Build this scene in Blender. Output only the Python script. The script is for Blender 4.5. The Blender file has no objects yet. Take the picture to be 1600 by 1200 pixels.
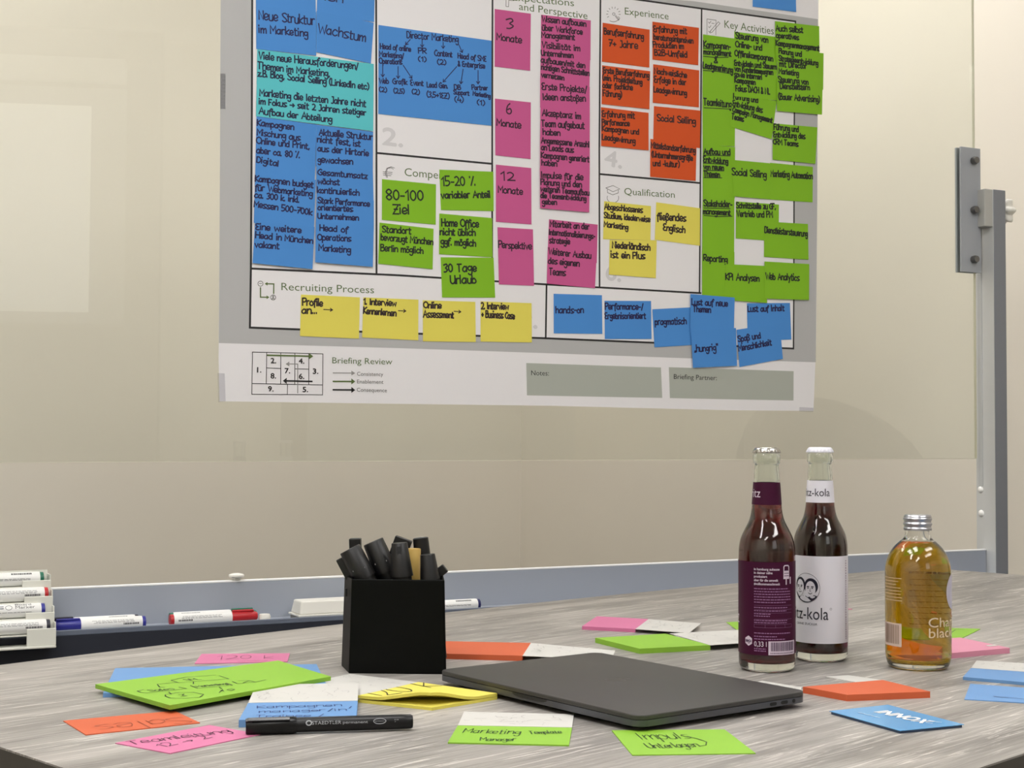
import bpy, math, random
from mathutils import Vector, Matrix
random.seed(7)
SC = bpy.context.scene
COL = SC.collection
V3 = Vector

# ------------------------------------------------------------------ camera
ZT = 0.74                                   # table top height
F, PITCH, ROLL, HCAM = 2287.4, 0.0359, 0.0044, 0.2514
CAM = V3((0, 0, ZT + HCAM))
cp, sp, cr, sr = math.cos(PITCH), math.sin(PITCH), math.cos(ROLL), math.sin(ROLL)
FW = V3((0, cp, sp)); UP0 = V3((0, -sp, cp)); RT0 = V3((1, 0, 0))
RT = cr * RT0 + sr * UP0; UP = -sr * RT0 + cr * UP0
cam = bpy.data.cameras.new('camera')
cam.sensor_fit = 'HORIZONTAL'; cam.sensor_width = 36; cam.lens = F / 1600 * 36
cam.clip_start = 0.02; cam.clip_end = 50
camo = bpy.data.objects.new('camera', cam); COL.objects.link(camo)
M = Matrix((RT, UP, -FW)).transposed().to_4x4(); M.translation = CAM
camo.matrix_world = M
SC.camera = camo

# ------------------------------------------------------------------ exposure, world, quality
SC.view_settings.view_transform = 'Standard'
SC.view_settings.look = 'None'
SC.view_settings.gamma = 1
SC.view_settings.exposure = 0.0
SC.view_settings.use_curve_mapping = False
SC.cycles.use_denoising = True
SC.cycles.max_bounces = 10
SC.cycles.transmission_bounces = 10
SC.cycles.transparent_max_bounces = 16
SC.cycles.caustics_refractive = True
SC.cycles.sample_clamp_indirect = 6.0
wd = bpy.data.worlds.new('world'); SC.world = wd; wd.use_nodes = True
wd.node_tree.nodes['Background'].inputs[0].default_value = (0.9, 0.95, 1.0, 1)
wd.node_tree.nodes['Background'].inputs[1].default_value = 0.25
PANEL_W = 15.0                                # strength of the ceiling panels
# x, y, rotation of the ceiling panels (all fixed at CEIL); those past the first two are added fill light
CEIL = 2.75
PANELS = [(-0.72, 1.05, 90), (0.05, 1.05, 90), (1.55, 1.2, 45), (0.52, 3.22, -45), (-0.3, -0.9, 45), (-1.1, 0.1, 45), (1.6, 0.1, 45), (-0.98, 2.5, 45)]

# ------------------------------------------------------------------ pixel -> place on known planes
def ray(x, y):
    return FW + RT * ((x - 800) / F) - UP * ((y - 600) / F)
def T(x, y, h=0.0):                          # point at height h above the table top
    d = ray(x, y); return CAM + d * ((ZT + h - CAM.z) / d.z)
VX = 1.0994
BD = V3((math.sin(VX), math.cos(VX), 0))     # along the glass board
BN = V3((math.cos(VX), -math.sin(VX), 0))    # board normal, towards the room
BC = -2.2916
def B(x, y, off=0.0):                        # point on the board plane
    d = ray(x, y); return CAM + d * ((BC + off) / BN.dot(d))
def BP(s, z, off=0.0):                       # board coordinates -> world
    p = BD * s + BN * (BC + off); p.z = z; return p
def bs(x, y, off=0.0):
    p = B(x, y, off); return (p - CAM).dot(BD), p.z
def D(x, y, dist):                           # point at world y = dist
    d = ray(x, y); return CAM + d * (dist / d.y)

# ------------------------------------------------------------------ materials
def srgb(c):
    return tuple(((v / 255) / 12.92 if v / 255 <= 0.04045 else ((v / 255 + 0.055) / 1.055) ** 2.4) for v in c)
MATS = {}
def mat(name, rgb, rough=0.6, metal=0.0, spec=0.5, noise=0.0, nscale=40, bump=0.0, bscale=200, coat=0.0, emit=None, lin=False, sheen=0):
    if name in MATS: return MATS[name]
    m = bpy.data.materials.new(name); m.use_nodes = True
    nt = m.node_tree; b = nt.nodes['Principled BSDF']
    c = rgb if lin else srgb(rgb)
    b.inputs['Base Color'].default_value = (*c, 1)
    b.inputs['Roughness'].default_value = rough
    b.inputs['Metallic'].default_value = metal
    b.inputs['Specular IOR Level'].default_value = spec
    if coat: b.inputs['Coat Weight'].default_value = coat; b.inputs['Coat Roughness'].default_value = 0.08
    if emit: b.inputs['Emission Color'].default_value = (*emit[0], 1); b.inputs['Emission Strength'].default_value = emit[1]
    if noise or bump:
        tc = nt.nodes.new('ShaderNodeTexCoord')
    if noise:
        n = nt.nodes.new('ShaderNodeTexNoise'); n.inputs['Scale'].default_value = nscale; n.inputs['Detail'].default_value = 4
        nt.links.new(tc.outputs['Object'], n.inputs['Vector'])
        r = nt.nodes.new('ShaderNodeValToRGB')
        r.color_ramp.elements[0].color = (*[v * (1 - noise) for v in c], 1)
        r.color_ramp.elements[1].color = (*[min(1, v * (1 + noise)) for v in c], 1)
        r.color_ramp.elements[0].position = 0.3; r.color_ramp.elements[1].position = 0.7
        nt.links.new(n.outputs['Fac'], r.inputs[0]); nt.links.new(r.outputs[0], b.inputs['Base Color'])
    if bump:
        n2 = nt.nodes.new('ShaderNodeTexNoise'); n2.inputs['Scale'].default_value = bscale; n2.inputs['Detail'].default_value = 3
        nt.links.new(tc.outputs['Object'], n2.inputs['Vector'])
        bp = nt.nodes.new('ShaderNodeBump'); bp.inputs['Strength'].default_value = bump; bp.inputs['Distance'].default_value = 0.001
        nt.links.new(n2.outputs['Fac'], bp.inputs['Height']); nt.links.new(bp.outputs[0], b.inputs['Normal'])
    MATS[name] = m; return m

def glassmat(name, tint, ior=1.5, rough=0.0, mirror=1.0):
    if name in MATS: return MATS[name]
    m = bpy.data.materials.new(name); m.use_nodes = True; nt = m.node_tree
    nt.nodes.remove(nt.nodes['Principled BSDF'])
    out = nt.nodes['Material Output']
    tr = nt.nodes.new('ShaderNodeBsdfTransparent'); tr.inputs[0].default_value = (*tint, 1)
    gl = nt.nodes.new('ShaderNodeBsdfGlossy'); gl.inputs['Roughness'].default_value = rough
    fr = nt.nodes.new('ShaderNodeFresnel'); fr.inputs[0].default_value = ior
    geo = nt.nodes.new('ShaderNodeNewGeometry')
    inv = nt.nodes.new('ShaderNodeMath'); inv.operation = 'SUBTRACT'; inv.inputs[0].default_value = 1.0
    nt.links.new(geo.outputs['Backfacing'], inv.inputs[1])
    mu = nt.nodes.new('ShaderNodeMath'); mu.operation = 'MULTIPLY'
    m2 = nt.nodes.new('ShaderNodeMath'); m2.operation = 'MULTIPLY'; m2.inputs[1].default_value = mirror; m2.use_clamp = True
    nt.links.new(fr.outputs[0], mu.inputs[0]); nt.links.new(inv.outputs[0], mu.inputs[1]); nt.links.new(mu.outputs[0], m2.inputs[0])
    mx = nt.nodes.new('ShaderNodeMixShader')
    nt.links.new(m2.outputs[0], mx.inputs[0]); nt.links.new(tr.outputs[0], mx.inputs[1]); nt.links.new(gl.outputs[0], mx.inputs[2])
    nt.links.new(mx.outputs[0], out.inputs[0])
    MATS[name] = m; return m

def volglass(name, col, rough=0.0, ior=1.45, spec_tint=None):
    if name in MATS: return MATS[name]
    m = bpy.data.materials.new(name); m.use_nodes = True; b = m.node_tree.nodes['Principled BSDF']
    b.inputs['Base Color'].default_value = (*col, 1); b.inputs['Roughness'].default_value = rough
    b.inputs['Transmission Weight'].default_value = 1; b.inputs['IOR'].default_value = ior
    MATS[name] = m; return m

# ------------------------------------------------------------------ geometry collector
WLOC = {}
class G:
    def __init__(s): s.v = []; s.f = []
    def add(s, vs, fs):
        o = len(s.v); s.v += [V3(v) for v in vs]; s.f += [tuple(i + o for i in f) for f in fs]; return s
    def box(s, c, ax, ay, az):               # centre and three half axes
        c, ax, ay, az = V3(c), V3(ax), V3(ay), V3(az)
        vs = [c + ax * i + ay * j + az * k for k in (-1, 1) for j in (-1, 1) for i in (-1, 1)]
        return s.add(vs, [(0, 2, 3, 1), (4, 5, 7, 6), (0, 1, 5, 4), (2, 6, 7, 3), (0, 4, 6, 2), (1, 3, 7, 5)])
    def prism(s, pts, ext):                  # polygon (3-D points) extruded by vector ext
        n = len(pts); ext = V3(ext)
        a = [V3(p) for p in pts]; b = [p + ext for p in a]
        s.add(a + b, [tuple(range(n))[::-1], tuple(range(n, 2 * n))] + [(i, (i + 1) % n, n + (i + 1) % n, n + i) for i in range(n)])
        return s
    def rings(s, rings, cap0=True, cap1=True):
        n = len(rings[0]); vs = [p for r in rings for p in r]; fs = []
        for k in range(len(rings) - 1):
            for i in range(n):
                j = (i + 1) % n; fs.append((k * n + i, k * n + j, (k + 1) * n + j, (k + 1) * n + i))
        if cap0: fs.append(tuple(range(n))[::-1])
        if cap1: fs.append(tuple(range((len(rings) - 1) * n, len(rings) * n)))
        return s.add(vs, fs)
    def tube(s, prof, a, b, n=24):           # prof: (t along a->b, radius)
        a, b = V3(a), V3(b); d = (b - a); dn = d.normalized()
        u = dn.orthogonal().normalized(); w = dn.cross(u)
        return s.rings([[a + d * t + (u * math.cos(2 * math.pi * i / n) + w * math.sin(2 * math.pi * i / n)) * r for i in range(n)] for t, r in prof])
    def lathe(s, prof, c, n=64, cap0=True, cap1=True, wob=None):   # prof: (r, z)
        c = V3(c); R = []
        for r, z in prof:
            R.append([c + V3((math.cos(2 * math.pi * i / n) * (r + (wob(i, z) if wob else 0)), math.sin(2 * math.pi * i / n) * (r + (wob(i, z) if wob else 0)), z)) for i in range(n)])
        return s.rings(R, cap0, cap1)

def link(name, g, m, parent=None, smooth=None, bevel=0, segs=2):
    base = WLOC[parent.name] if parent else None
    me = bpy.data.meshes.new(name)
    if parent:
        vs = [v - base for v in g.v]; loc = base
    else:
        xs = [v.x for v in g.v]; ys = [v.y for v in g.v]; zs = [v.z for v in g.v]
        loc = V3(((min(xs) + max(xs)) / 2, (min(ys) + max(ys)) / 2, min(zs))); vs = [v - loc for v in g.v]
    me.from_pydata([tuple(v) for v in vs], [], g.f); me.update()
    if m: me.materials.append(m)
    o = bpy.data.objects.new(name, me); COL.objects.link(o)
    if parent: o.parent = parent
    else: o.location = loc
    WLOC[o.name] = V3(loc)
    if bevel:
        b = o.modifiers.new('bevel', 'BEVEL'); b.width = bevel; b.segments = segs; b.limit_method = 'ANGLE'; b.angle_limit = math.radians(35)
    if smooth is not None:
        me.shade_smooth(); me.set_sharp_from_angle(angle=math.radians(smooth))
    return o
def tag(o, label=None, cat=None, group=None, kind=None):
    if label: o['label'] = label
    if cat: o['category'] = cat
    if group: o['group'] = group
    if kind: o['kind'] = kind
    return o
def thing(name, label, cat, loc, group=None):
    o = bpy.data.objects.new(name, None); COL.objects.link(o); o.empty_display_size = 0.05
    o.location = V3(loc); WLOC[o.name] = V3(loc); return tag(o, label, cat, group)
def struct(name, g, m, **k):
    return tag(link(name, g, m, **k), kind='structure')

# ------------------------------------------------------------------ strokes: a handwriting alphabet
# x as one digit, y as a letter (a=-3 ... d=0 baseline ... i=5 x-height ... l=8 cap height); '~' = rounded stroke
GL = {
'a': (4.5, "~4h 2i 0g 0e 2d 4f|4i 4d"), 'b': (4, "0l 0d|~0g 2i 4g 4e 2d 0e"), 'c': (4, "~4h 2i 0g 0e 2d 4e"),
'd': (4.5, "~4g 2i 0g 0e 2d 4e|4l 4d"), 'e': (4, "~0f 4g 3i 1i 0g 0e 2d 4e"), 'f': (3, "~4k 3l 2k 1i 1b|0i 3i"),
'g': (4, "~4h 2i 0h 0f 2e 4g|~4i 4c 3a 1a 0b"), 'h': (4, "0l 0d|~0g 2i 4h 4d"), 'i': (0.8, "0i 0d|0k 0l"),
'j': (1.5, "~1i 1c 1b 0a|1k 1l"), 'k': (3.6, "0l 0d|4i 0f 4d"), 'l': (0.8, "0l 0d"), 'm': (6, "0i 0d|~0g 2i 3h 3d|~3g 5i 6h 6d"),
'n': (4, "0i 0d|~0g 2i 4h 4d"), 'o': (4, "~2i 0g 0e 2d 4e 4g 2i"), 'p': (4, "0i 0a|~0g 2i 4g 4e 2d 0e"),
'q': (4, "~4g 2i 0g 0e 2d 4e|4i 4a"), 'r': (3, "0i 0d|~0g 1i 3i"), 's': (3.6, "~4i 2i 0h 2f 4e 2d 0d"),
't': (3, "~1k 1f 1d 3d|0i 3i"), 'u': (4, "~0i 0e 1d 3d 4f|4i 4d"), 'v': (4, "0i 2d 4i"), 'w': (6, "0i 1d 3h 5d 6i"),
'x': (4, "0i 4d|4i 0d"), 'y': (4, "0i 2e|4i 1a"), 'z': (4, "0i 4i 0d 4d|1f 3f"), 'ß': (4, "~0a 0j 2l 4j 2h 4f 3d 1d"),
'A': (5.5, "0d 3l 6d|1g 5g"), 'B': (4.5, "0d 0l|~0l 3l 4k 3i 0h|~0h 4h 5f 3d 0d"), 'C': (4.5, "~5k 3l 0i 0f 3d 5e"),
'D': (5, "0l 0d|~0l 3l 5i 5g 3d 0d"), 'E': (4.2, "~4l 1l 0j 2h 0f 1d 4d|1h 3h"), 'F': (4.2, "4l 0l 0d|0h 3h"),
'G': (5, "~5k 3l 0i 0f 3d 5e 5g|5h 3h"), 'H': (5, "0l 0d|5l 5d|0h 5h"), 'I': (1, "0l 0d"), 'J': (3, "~3l 3f 2d 0d|1l 3l"),
'K': (4.5, "0l 0d|5l 0h 5d"), 'L': (4, "0l 0d 4d"), 'M': (6, "0d 0l 3g 6l 6d"), 'N': (5, "0d 0l 5d 5l"),
'O': (5.5, "~3l 0j 0f 3d 6f 6j 3l"), 'P': (4.5, "0d 0l|~0l 4l 5j 3h 0h"), 'R': (4.8, "0d 0l|~0l 4l 5j 3h 0h|1h 5d"),
'S': (4.5, "~5k 3l 0k 1i 4g 5e 2d 0e"), 'T': (5, "0l 5l|2l 2d"), 'U': (5, "~0l 0f 2d 4e 5g|5l 5d"), 'V': (5, "0l 2d 5l"),
'W': (7, "0l 2d 4j 6d 8l"), 'Z': (5, "0l 5l 0d 5d|1h 4h"), 'Q': (5.5, "~3l 0j 0f 3d 6f 6j 3l|4f 6c"),
'0': (4.5, "~2l 0j 0f 2d 4f 4j 2l"), '1': (2.6, "0j 2l 2d"), '2': (4.5, "~0k 2l 4j 3g 0d|0d 5d"), '3': (4.2, "~0k 3l 4j 2h 4f 2d 0d"),
'4': (4.5, "2l 0g 5g|4i 4d"), '5': (4.2, "4l 0l 0h|~0h 3h 4f 2d 0d"), '6': (4.3, "~3l 1j 0f 1d 3d 4f 3h 1g"), '7': (4.4, "0l 5l 1d|1h 4h"),
'8': (4.4, "~2h 0j 2l 4j 2h 0f 2d 4f 2h"), '.': (0.8, "0d 0e"), ',': (1, "1e 0c"), '-': (3, "0g 3g"), '/': (3, "0c 3l"),
'(': (2, "~2m 0j 0f 2c"), ')': (2, "~0m 2j 2f 0c"), '+': (4, "0g 4g|2i 2e"), '%': (5, "1d 4l|0k 0l|5d 5e"), '&': (4, "~4f 2d 0e 3j 2l 1k 3g 4d"),
':': (0.8, "0d 0e|0h 0i"), '"': (2, "0m 0k|2m 2k"), '„': (2, "1e 0c|3e 2c"), '>': (6, "0g 6g|4i 6g 4e"), ' ': (2.6, ""), '#': (4, "1d 1l|3d 3l|0f 4f|0j 4j"),
}
def smooth_pts(p):
    if len(p) < 3: return p
    q = [p[0]] + p + [p[-1]]
    if p[0] == p[-1]: q = [p[-2]] + p + [p[1]]
    r = []
    for i in range(1, len(q) - 2):
        for t in (0, 0.34, 0.67):
            a, b, c, d = q[i - 1], q[i], q[i + 1], q[i + 2]
            r.append(tuple(0.5 * (2 * b[k] + (c[k] - a[k]) * t + (2 * a[k] - 5 * b[k] + 4 * c[k] - d[k]) * t * t + (3 * b[k] - a[k] - 3 * c[k] + d[k]) * t ** 3) for k in (0, 1)))
    return r + [p[-1]]
def layout(text, jit=0.35, slant=0.0, gap=1.35):
    x = 0; out = []
    for ch in text:
        uml = None; c = ch
        if ch in 'äöüÄÖÜ': uml = True; c = {'ä': 'a', 'ö': 'o', 'ü': 'u', 'Ä': 'A', 'Ö': 'O', 'Ü': 'U'}[ch]
        w, s = GL.get(c, GL['-'])
        jy = random.uniform(-jit, jit) * 0.6; js = 1 + random.uniform(-jit, jit) * 0.18
        if s:
            for st in s.split('|'):
                cur = st[0] == '~'; st = st.lstrip('~')
                p = [(float(q[0]), ord(q[1]) - 100.0) for q in st.split()]
                if cur: p = smooth_pts(p)
                if c == 'f' and st.startswith('4k'): pass
                out.append([(x + px * js + py * slant, py * js + jy) for px, py in p])
        if uml:
            for k in (1, 3): out.append([(x + k, 6.6 + jy), (x + k, 7.4 + jy)])
        x += w * js + gap + random.uniform(-jit, jit) * 0.5
    return out, max(x - gap, 1)
def ribbon(g, pts, w, nrm):                  # pts: 3-D points on a plane, flat ribbon of width w
    p = [pts[0]]
    for q in pts[1:]:
        if (q - p[-1]).length > 1e-6: p.append(q)
    if len(p) < 2: return
    d0 = (p[1] - p[0]).normalized(); d1 = (p[-1] - p[-2]).normalized()
    p[0] = p[0] - d0 * w * 0.35; p[-1] = p[-1] + d1 * w * 0.35
    L = []; n = len(p)
    for i in range(n):
        a = (p[i] - p[i - 1]).normalized() if i else (p[1] - p[0]).normalized()
        b = (p[i + 1] - p[i]).normalized() if i < n - 1 else a
        t = a + b
        if t.length < 0.35: t = a
        t.normalize(); s = nrm.cross(t); k = 1 / max(0.55, s.dot(nrm.cross(a)))
        L.append((p[i] + s * w * 0.5 * k, p[i] - s * w * 0.5 * k))
    vs = [v for l in L for v in l]
    g.add(vs, [(2 * i, 2 * i + 1, 2 * i + 3, 2 * i + 2) for i in range(n - 1)])
def write(g, text, P0, P1, cap, nrm, w, jit=0.35, slant=0.0, fit=True, up=None):
    st, tw = layout(text, jit, slant)
    d = P1 - P0; L = d.length; d = d.normalized()
    u = up or nrm.cross(d).normalized()
    sx = L / tw; sy = cap / 8
    for s in st: ribbon(g, [P0 + d * (x * sx) + u * (y * sy) for x, y in s], w, nrm)

# ---- printed type (Blender's built-in font) turned into flat mesh
FONTC = {}
def type_mesh(text):
    if text in FONTC: return FONTC[text]
    cu = bpy.data.curves.new('t', 'FONT'); cu.body = text; cu.size = 1; cu.resolution_u = 3
    o = bpy.data.objects.new('t', cu); COL.objects.link(o)
    me = bpy.data.meshes.new_from_object(o.evaluated_get(bpy.context.evaluated_depsgraph_get()))
    v = [(q.co.x, q.co.y) for q in me.vertices]; f = [tuple(p.vertices) for p in me.polygons]
    bpy.data.objects.remove(o); bpy.data.curves.remove(cu); bpy.data.meshes.remove(me)
    FONTC[text] = (v, f); return v, f
CAPH = 0.729
def typeset(g, text, P0, P1, cap, nrm, fat=0.0, up=None, off=0.0):
    v, f = type_mesh(text)
    x0 = min(p[0] for p in v); x1 = max(p[0] for p in v)
    d = P1 - P0; L = d.length; d = d.normalized(); u = up or nrm.cross(d).normalized()
    sx = L / (x1 - x0); sy = cap / CAPH
    shifts = [(0, 0)] if not fat else [(-fat, 0), (fat, 0), (0, fat), (0, -fat)]
    for k, (a, b) in enumerate(shifts):
        g.add([P0 + d * ((p[0] - x0) * sx + a) + u * (p[1] * sy + b) + nrm * (off + k * 0.00003) for p in v], f)

# ================================================================== THE ROOM
# room axes: u runs away to the right (45 deg), v towards the right front
S2 = math.sqrt(0.5)
def RM(t, w, z):                              # t = x + y, w = y - x
    return V3(((t - w) / 2, (t + w) / 2, z))
T0, T1, W0, W1 = -2.3, 4.62, -3.2, 4.56
wallm = mat('wall_paint', (228, 221, 208), rough=0.85, noise=0.012, nscale=2.2, bump=0.12, bscale=420)
U = V3((S2, S2, 0)); Vv = V3((S2, -S2, 0)); Z = V3((0, 0, 1))
def wallbox(name, ta, wa, tb, wb, thick, m=wallm, z0=0, z1=CEIL):
    a = RM(ta, wa, z0); b = RM(tb, wb, z0); d = (b - a).normalized(); nn = Z.cross(d) * thick
    g = G().prism([a, b, b + nn, a + nn], V3((0, 0, z1 - z0))); return struct(name, g, m)
wallbox('wall_left', T1 + 0.14, W1, T0 - 0.14, W1, -0.1)
wallbox('wall_back', T1, W0 - 0.14, T1, W1 + 0.14, -0.1)
wallbox('wall_right', T0 - 0.14, W0, T1 + 0.14, W0, -0.1)
wallbox('wall_front', T0, W1 + 0.14, T0, W0 - 0.14, -0.1)
def slab(name, z, h, m):
    return struct(name, G().prism([RM(T0 - .14, W0 - .14, z), RM(T1 + .14, W0 - .14, z), RM(T1 + .14, W1 + .14, z), RM(T0 - .14, W1 + .14, z)], V3((0, 0, h))), m)
slab('floor', 0.0, -0.08, mat('carpet', (62, 60, 58), rough=0.95, noise=0.3, nscale=60, bump=0.5, bscale=700))
slab('ceiling', CEIL, 0.08, mat('ceiling_paint', (236, 234, 228), rough=0.9))
skm = mat('skirting_grey', (170, 166, 158), rough=0.5)
for nm, ta, wa, tb, wb in (('baseboard_left', T1, W1, T0, W1), ('baseboard_back', T1, W0, T1, W1), ('baseboard_right', T0, W0, T1, W0)):
    a = RM(ta, wa, 0); b = RM(tb, wb, 0); d = (b - a).normalized(); nn = Z.cross(d) * 0.014
    tag(link(nm, G().prism([a + nn * 0.05, b + nn * 0.05, b + nn, a + nn], V3((0, 0, 0.07))), skm, bevel=0.003), kind='structure')

# ceiling lamps: frame + glowing diffuser
lampm = mat('lamp_housing', (240, 240, 238), rough=0.4)
diffm = mat('lamp_diffuser', (255, 255, 255), emit=((1.0, 0.985, 0.97), PANEL_W))
for i, (x, y, a) in enumerate(PANELS):
    a = math.radians(a); ux = V3((math.cos(a), math.sin(a), 0)); uy = Z.cross(ux); c = V3((x, y, CEIL))
    wh = ['left of the table', 'above the middle of the table', 'right of the table', 'behind the glass board', 'behind the viewer', 'to the left of the viewer', 'to the right of the viewer', 'close to the left wall'][i]
    t = thing('ceiling_light', 'slim white rectangular ceiling light panel ' + wh, 'ceiling light', c - Z * 0.03, 'ceiling light panels')
    g = G(); hl, hw = (0.34, 0.20) if i < 2 else (0.6, 0.145)
    for s in (-1, 1):
        g.box(c - Z * 0.015 + ux * s * (hl + .01), ux * 0.01, uy * (hw + .02), Z * 0.015); g.box(c - Z * 0.015 + uy * s * (hw + .01), ux * hl, uy * 0.01, Z * 0.015)
    link('frame', g, lampm, t, bevel=0.002)
    link('diffuser', G().box(c - Z * 0.012, ux * hl, uy * hw, Z * 0.006), diffm, t)

# ---- things the glass mirrors, standing on the wall behind the viewer's right shoulder
def WR(px, py, out=0.0):                      # where the mirrored view ray meets wall_right
    P = B(px, py); q = ray(px, py); q = q - BN * (2 * q.dot(BN))
    wv = V3((-1, 1, 0)); k = (W0 + out * math.sqrt(2) - P.dot(wv)) / q.dot(wv); return P + q * k
def along_wall(px, out): p = WR(px, 400, out); return p.x + p.y
def wallslab(g, ta, tb, z0, z1, o0, o1):
    r2 = math.sqrt(2)
    g.prism([RM(ta, W0 + o0 * r2, z0), RM(tb, W0 + o0 * r2, z0), RM(tb, W0 + o1 * r2, z0), RM(ta, W0 + o1 * r2, z0)], V3((0, 0, z1 - z0)))
ta, tb = along_wall(-260, 0.12), along_wall(250, 0.12)
g = G(); wallslab(g, ta, tb, 0.0, CEIL, 0.002, 0.12)
struct('trim_1', g, mat('pillar_paint', (172, 166, 154), rough=0.8))
zs0, zs1 = WR(100, 505, 0.15).z, WR(195, 95, 0.15).z
t = thing('projection_screen', 'white pull-down projection screen with added glow, mirrored at the left of the glass', 'screen', RM((ta + tb) / 2, W0 + 0.2, zs0))
m1, m2 = along_wall(-230, 0.15), along_wall(195, 0.15)
g = G(); wallslab(g, m1, m2, zs0, zs1 - 0.12, 0.125, 0.14); link('frame', g, mat('screen_frame', (205, 204, 200), rough=0.6), t)
g = G(); wallslab(g, m1 + 0.05, along_wall(140, 0.15), zs0 + 0.05, zs1 - 0.2, 0.1405, 0.146); link('screen_fabric', g, mat('screen_white', (250, 250, 250), rough=0.7, emit=((0.93, 0.96, 1.0), 0.75)), t)  # fabric emission added to brighten its reflection in the glass
g = G(); wallslab(g, m1, m2, zs1 - 0.1, zs1, 0.125, 0.2); link('roller_case', g, mat('case_white', (240, 240, 240), rough=0.4), t, bevel=0.01)
d1, d2 = along_wall(485, 0.02), along_wall(900, 0.02)
g = G(); wallslab(g, d1, d2, 0.0, 2.1, 0.002, 0.03)
tag(link('door_1', g, mat('door_grey', (188, 192, 190), rough=0.5)), kind='structure')
g = G(); wallslab(g, along_wall(443, 0.05), d1 - 0.005, 0.0, 2.15, 0.002, 0.05); struct('trim_2', g, mat('frame_dark', (120, 115, 106), rough=0.6))

# armchair mirrored low at the right of the glass
vp = ray(1322, 650) * (3.85 / ray(1322, 650).y)               # mirror image of the chair seen through the glass
ac = vp - BN * (2 * (BN.dot(vp) - BC)); ac.z = 0
t = thing('armchair', 'dark rounded upholstered armchair mirrored low at the right of the glass', 'armchair', ac)
up_m = mat('upholstery', (46, 46, 50), rough=0.9, noise=0.15, nscale=50, bump=0.3)
def arc_shell(c, r0, r1, a0, a1, zf, n=28):
    g = G(); R = []
    for i in range(n + 1):
        a = a0 + (a1 - a0) * i / n; k = math.sin(math.pi * i / n) ** 0.6; z1 = zf[0] + (zf[1] - zf[0]) * k
        dd = V3((math.cos(a), math.sin(a), 0)); m_ = (r0 + r1) / 2; h = (r1 - r0) / 2
        R.append([c + dd * r0 + Z * 0.2, c + dd * r1 + Z * 0.2, c + dd * r1 + Z * (z1 - 0.05), c + dd * (m_ + h * .5) + Z * z1, c + dd * (m_ - h * .5) + Z * z1, c + dd * r0 + Z * (z1 - 0.05)])
    g.rings(R); return g
link('backrest', arc_shell(ac, 0.20, 0.28, math.radians(-155), math.radians(60), (0.70, 1.105)), up_m, t, smooth=50)
link('seat', G().lathe([(0.17, 0.2), (0.195, 0.24), (0.195, 0.40), (0.17, 0.45)], ac, 40), up_m, t, smooth=50)
for k in range(4):
    a = math.radians(45 + 90 * k); p = ac + V3((math.cos(a), math.sin(a), 0)) * 0.16
    link('leg', G().tube([(0, 0.012), (1, 0.02)], p, p + Z * 0.21, 12), mat('leg_black', (20, 20, 20), rough=0.4), t, smooth=40)

# ================================================================== THE TABLE
wood = bpy.data.materials.new('grey_oak_laminate'); wood.use_nodes = True
nt = wood.node_tree; b = nt.nodes['Principled BSDF']; b.inputs['Roughness'].default_value = 0.42; b.inputs['Specular IOR Level'].default_value = 0.4
tc = nt.nodes.new('ShaderNodeTexCoord'); mp = nt.nodes.new('ShaderNodeMapping')
mp.inputs['Rotation'].default_value = (0, 0, math.radians(-45)); nt.links.new(tc.outputs['Object'], mp.inputs[0])
def wn(scale, vec, detail=5, dist=0.0, rgh=0.55):
    m_ = nt.nodes.new('ShaderNodeMapping'); m_.inputs['Scale'].default_value = vec; nt.links.new(mp.outputs[0], m_.inputs[0])
    n = nt.nodes.new('ShaderNodeTexNoise'); n.inputs['Scale'].default_value = scale; n.inputs['Detail'].default_value = detail
    n.inputs['Distortion'].default_value = dist; n.inputs['Roughness'].default_value = rgh; nt.links.new(m_.outputs[0], n.inputs['Vector']); return n
def ramp(src, stops):
    r = nt.nodes.new('ShaderNodeValToRGB'); e = r.color_ramp.elements
    while len(e) < len(stops): e.new(0.5)
    for q, (p, c) in zip(e, stops): q.position = p; q.color = (*c, 1) if len(c) == 3 else c
    nt.links.new(src, r.inputs[0]); return r
def mixc(mode, fac, a, b_):
    m_ = nt.nodes.new('ShaderNodeMix'); m_.data_type = 'RGBA'; m_.blend_type = mode
    if isinstance(fac, float): m_.inputs[0].default_value = fac
    else: nt.links.new(fac, m_.inputs[0])
    for s, i in ((a, 6), (b_, 7)):
        if isinstance(s, tuple): m_.inputs[i].default_value = (*s, 1)
        else: nt.links.new(s, m_.inputs[i])
    return m_.outputs[2]
base = ramp(wn(1.0, (2.2, 16, 1), 6, 1.0).outputs[0], [(0.30, srgb((117, 113, 110))), (0.5, srgb((149, 145, 140))), (0.70, srgb((175, 170, 165)))])
fine = ramp(wn(1.0, (9, 260, 1), 4, 0.4).outputs[0], [(0.3, (0.76, 0.75, 0.74)), (0.7, (1.12, 1.12, 1.12))])
light = ramp(wn(1.0, (5, 85, 1), 7, 2.6, 0.66).outputs[0], [(0.55, (0, 0, 0)), (0.66, (1, 1, 1))])
dark = ramp(wn(1.0, (7, 60, 1), 6, 2.6, 0.7).outputs[0], [(0.27, (1, 1, 1)), (0.38, (0, 0, 0))])
c1 = mixc('MULTIPLY', 1.0, base.outputs[0], fine.outputs[0])
fm = nt.nodes.new('ShaderNodeMath'); fm.operation = 'MULTIPLY'; fm.inputs[1].default_value = 0.85; nt.links.new(light.outputs[0], fm.inputs[0])
c2 = mixc('MIX', fm.outputs[0], c1, srgb((212, 207, 200)))
fd = nt.nodes.new('ShaderNodeMath'); fd.operation = 'MULTIPLY'; fd.inputs[1].default_value = 0.6; nt.links.new(dark.outputs[0], fd.inputs[0])
c3 = mixc('MIX', fd.outputs[0], c2, srgb((96, 90, 86)))
nt.links.new(c3, b.inputs['Base Color'])
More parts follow.
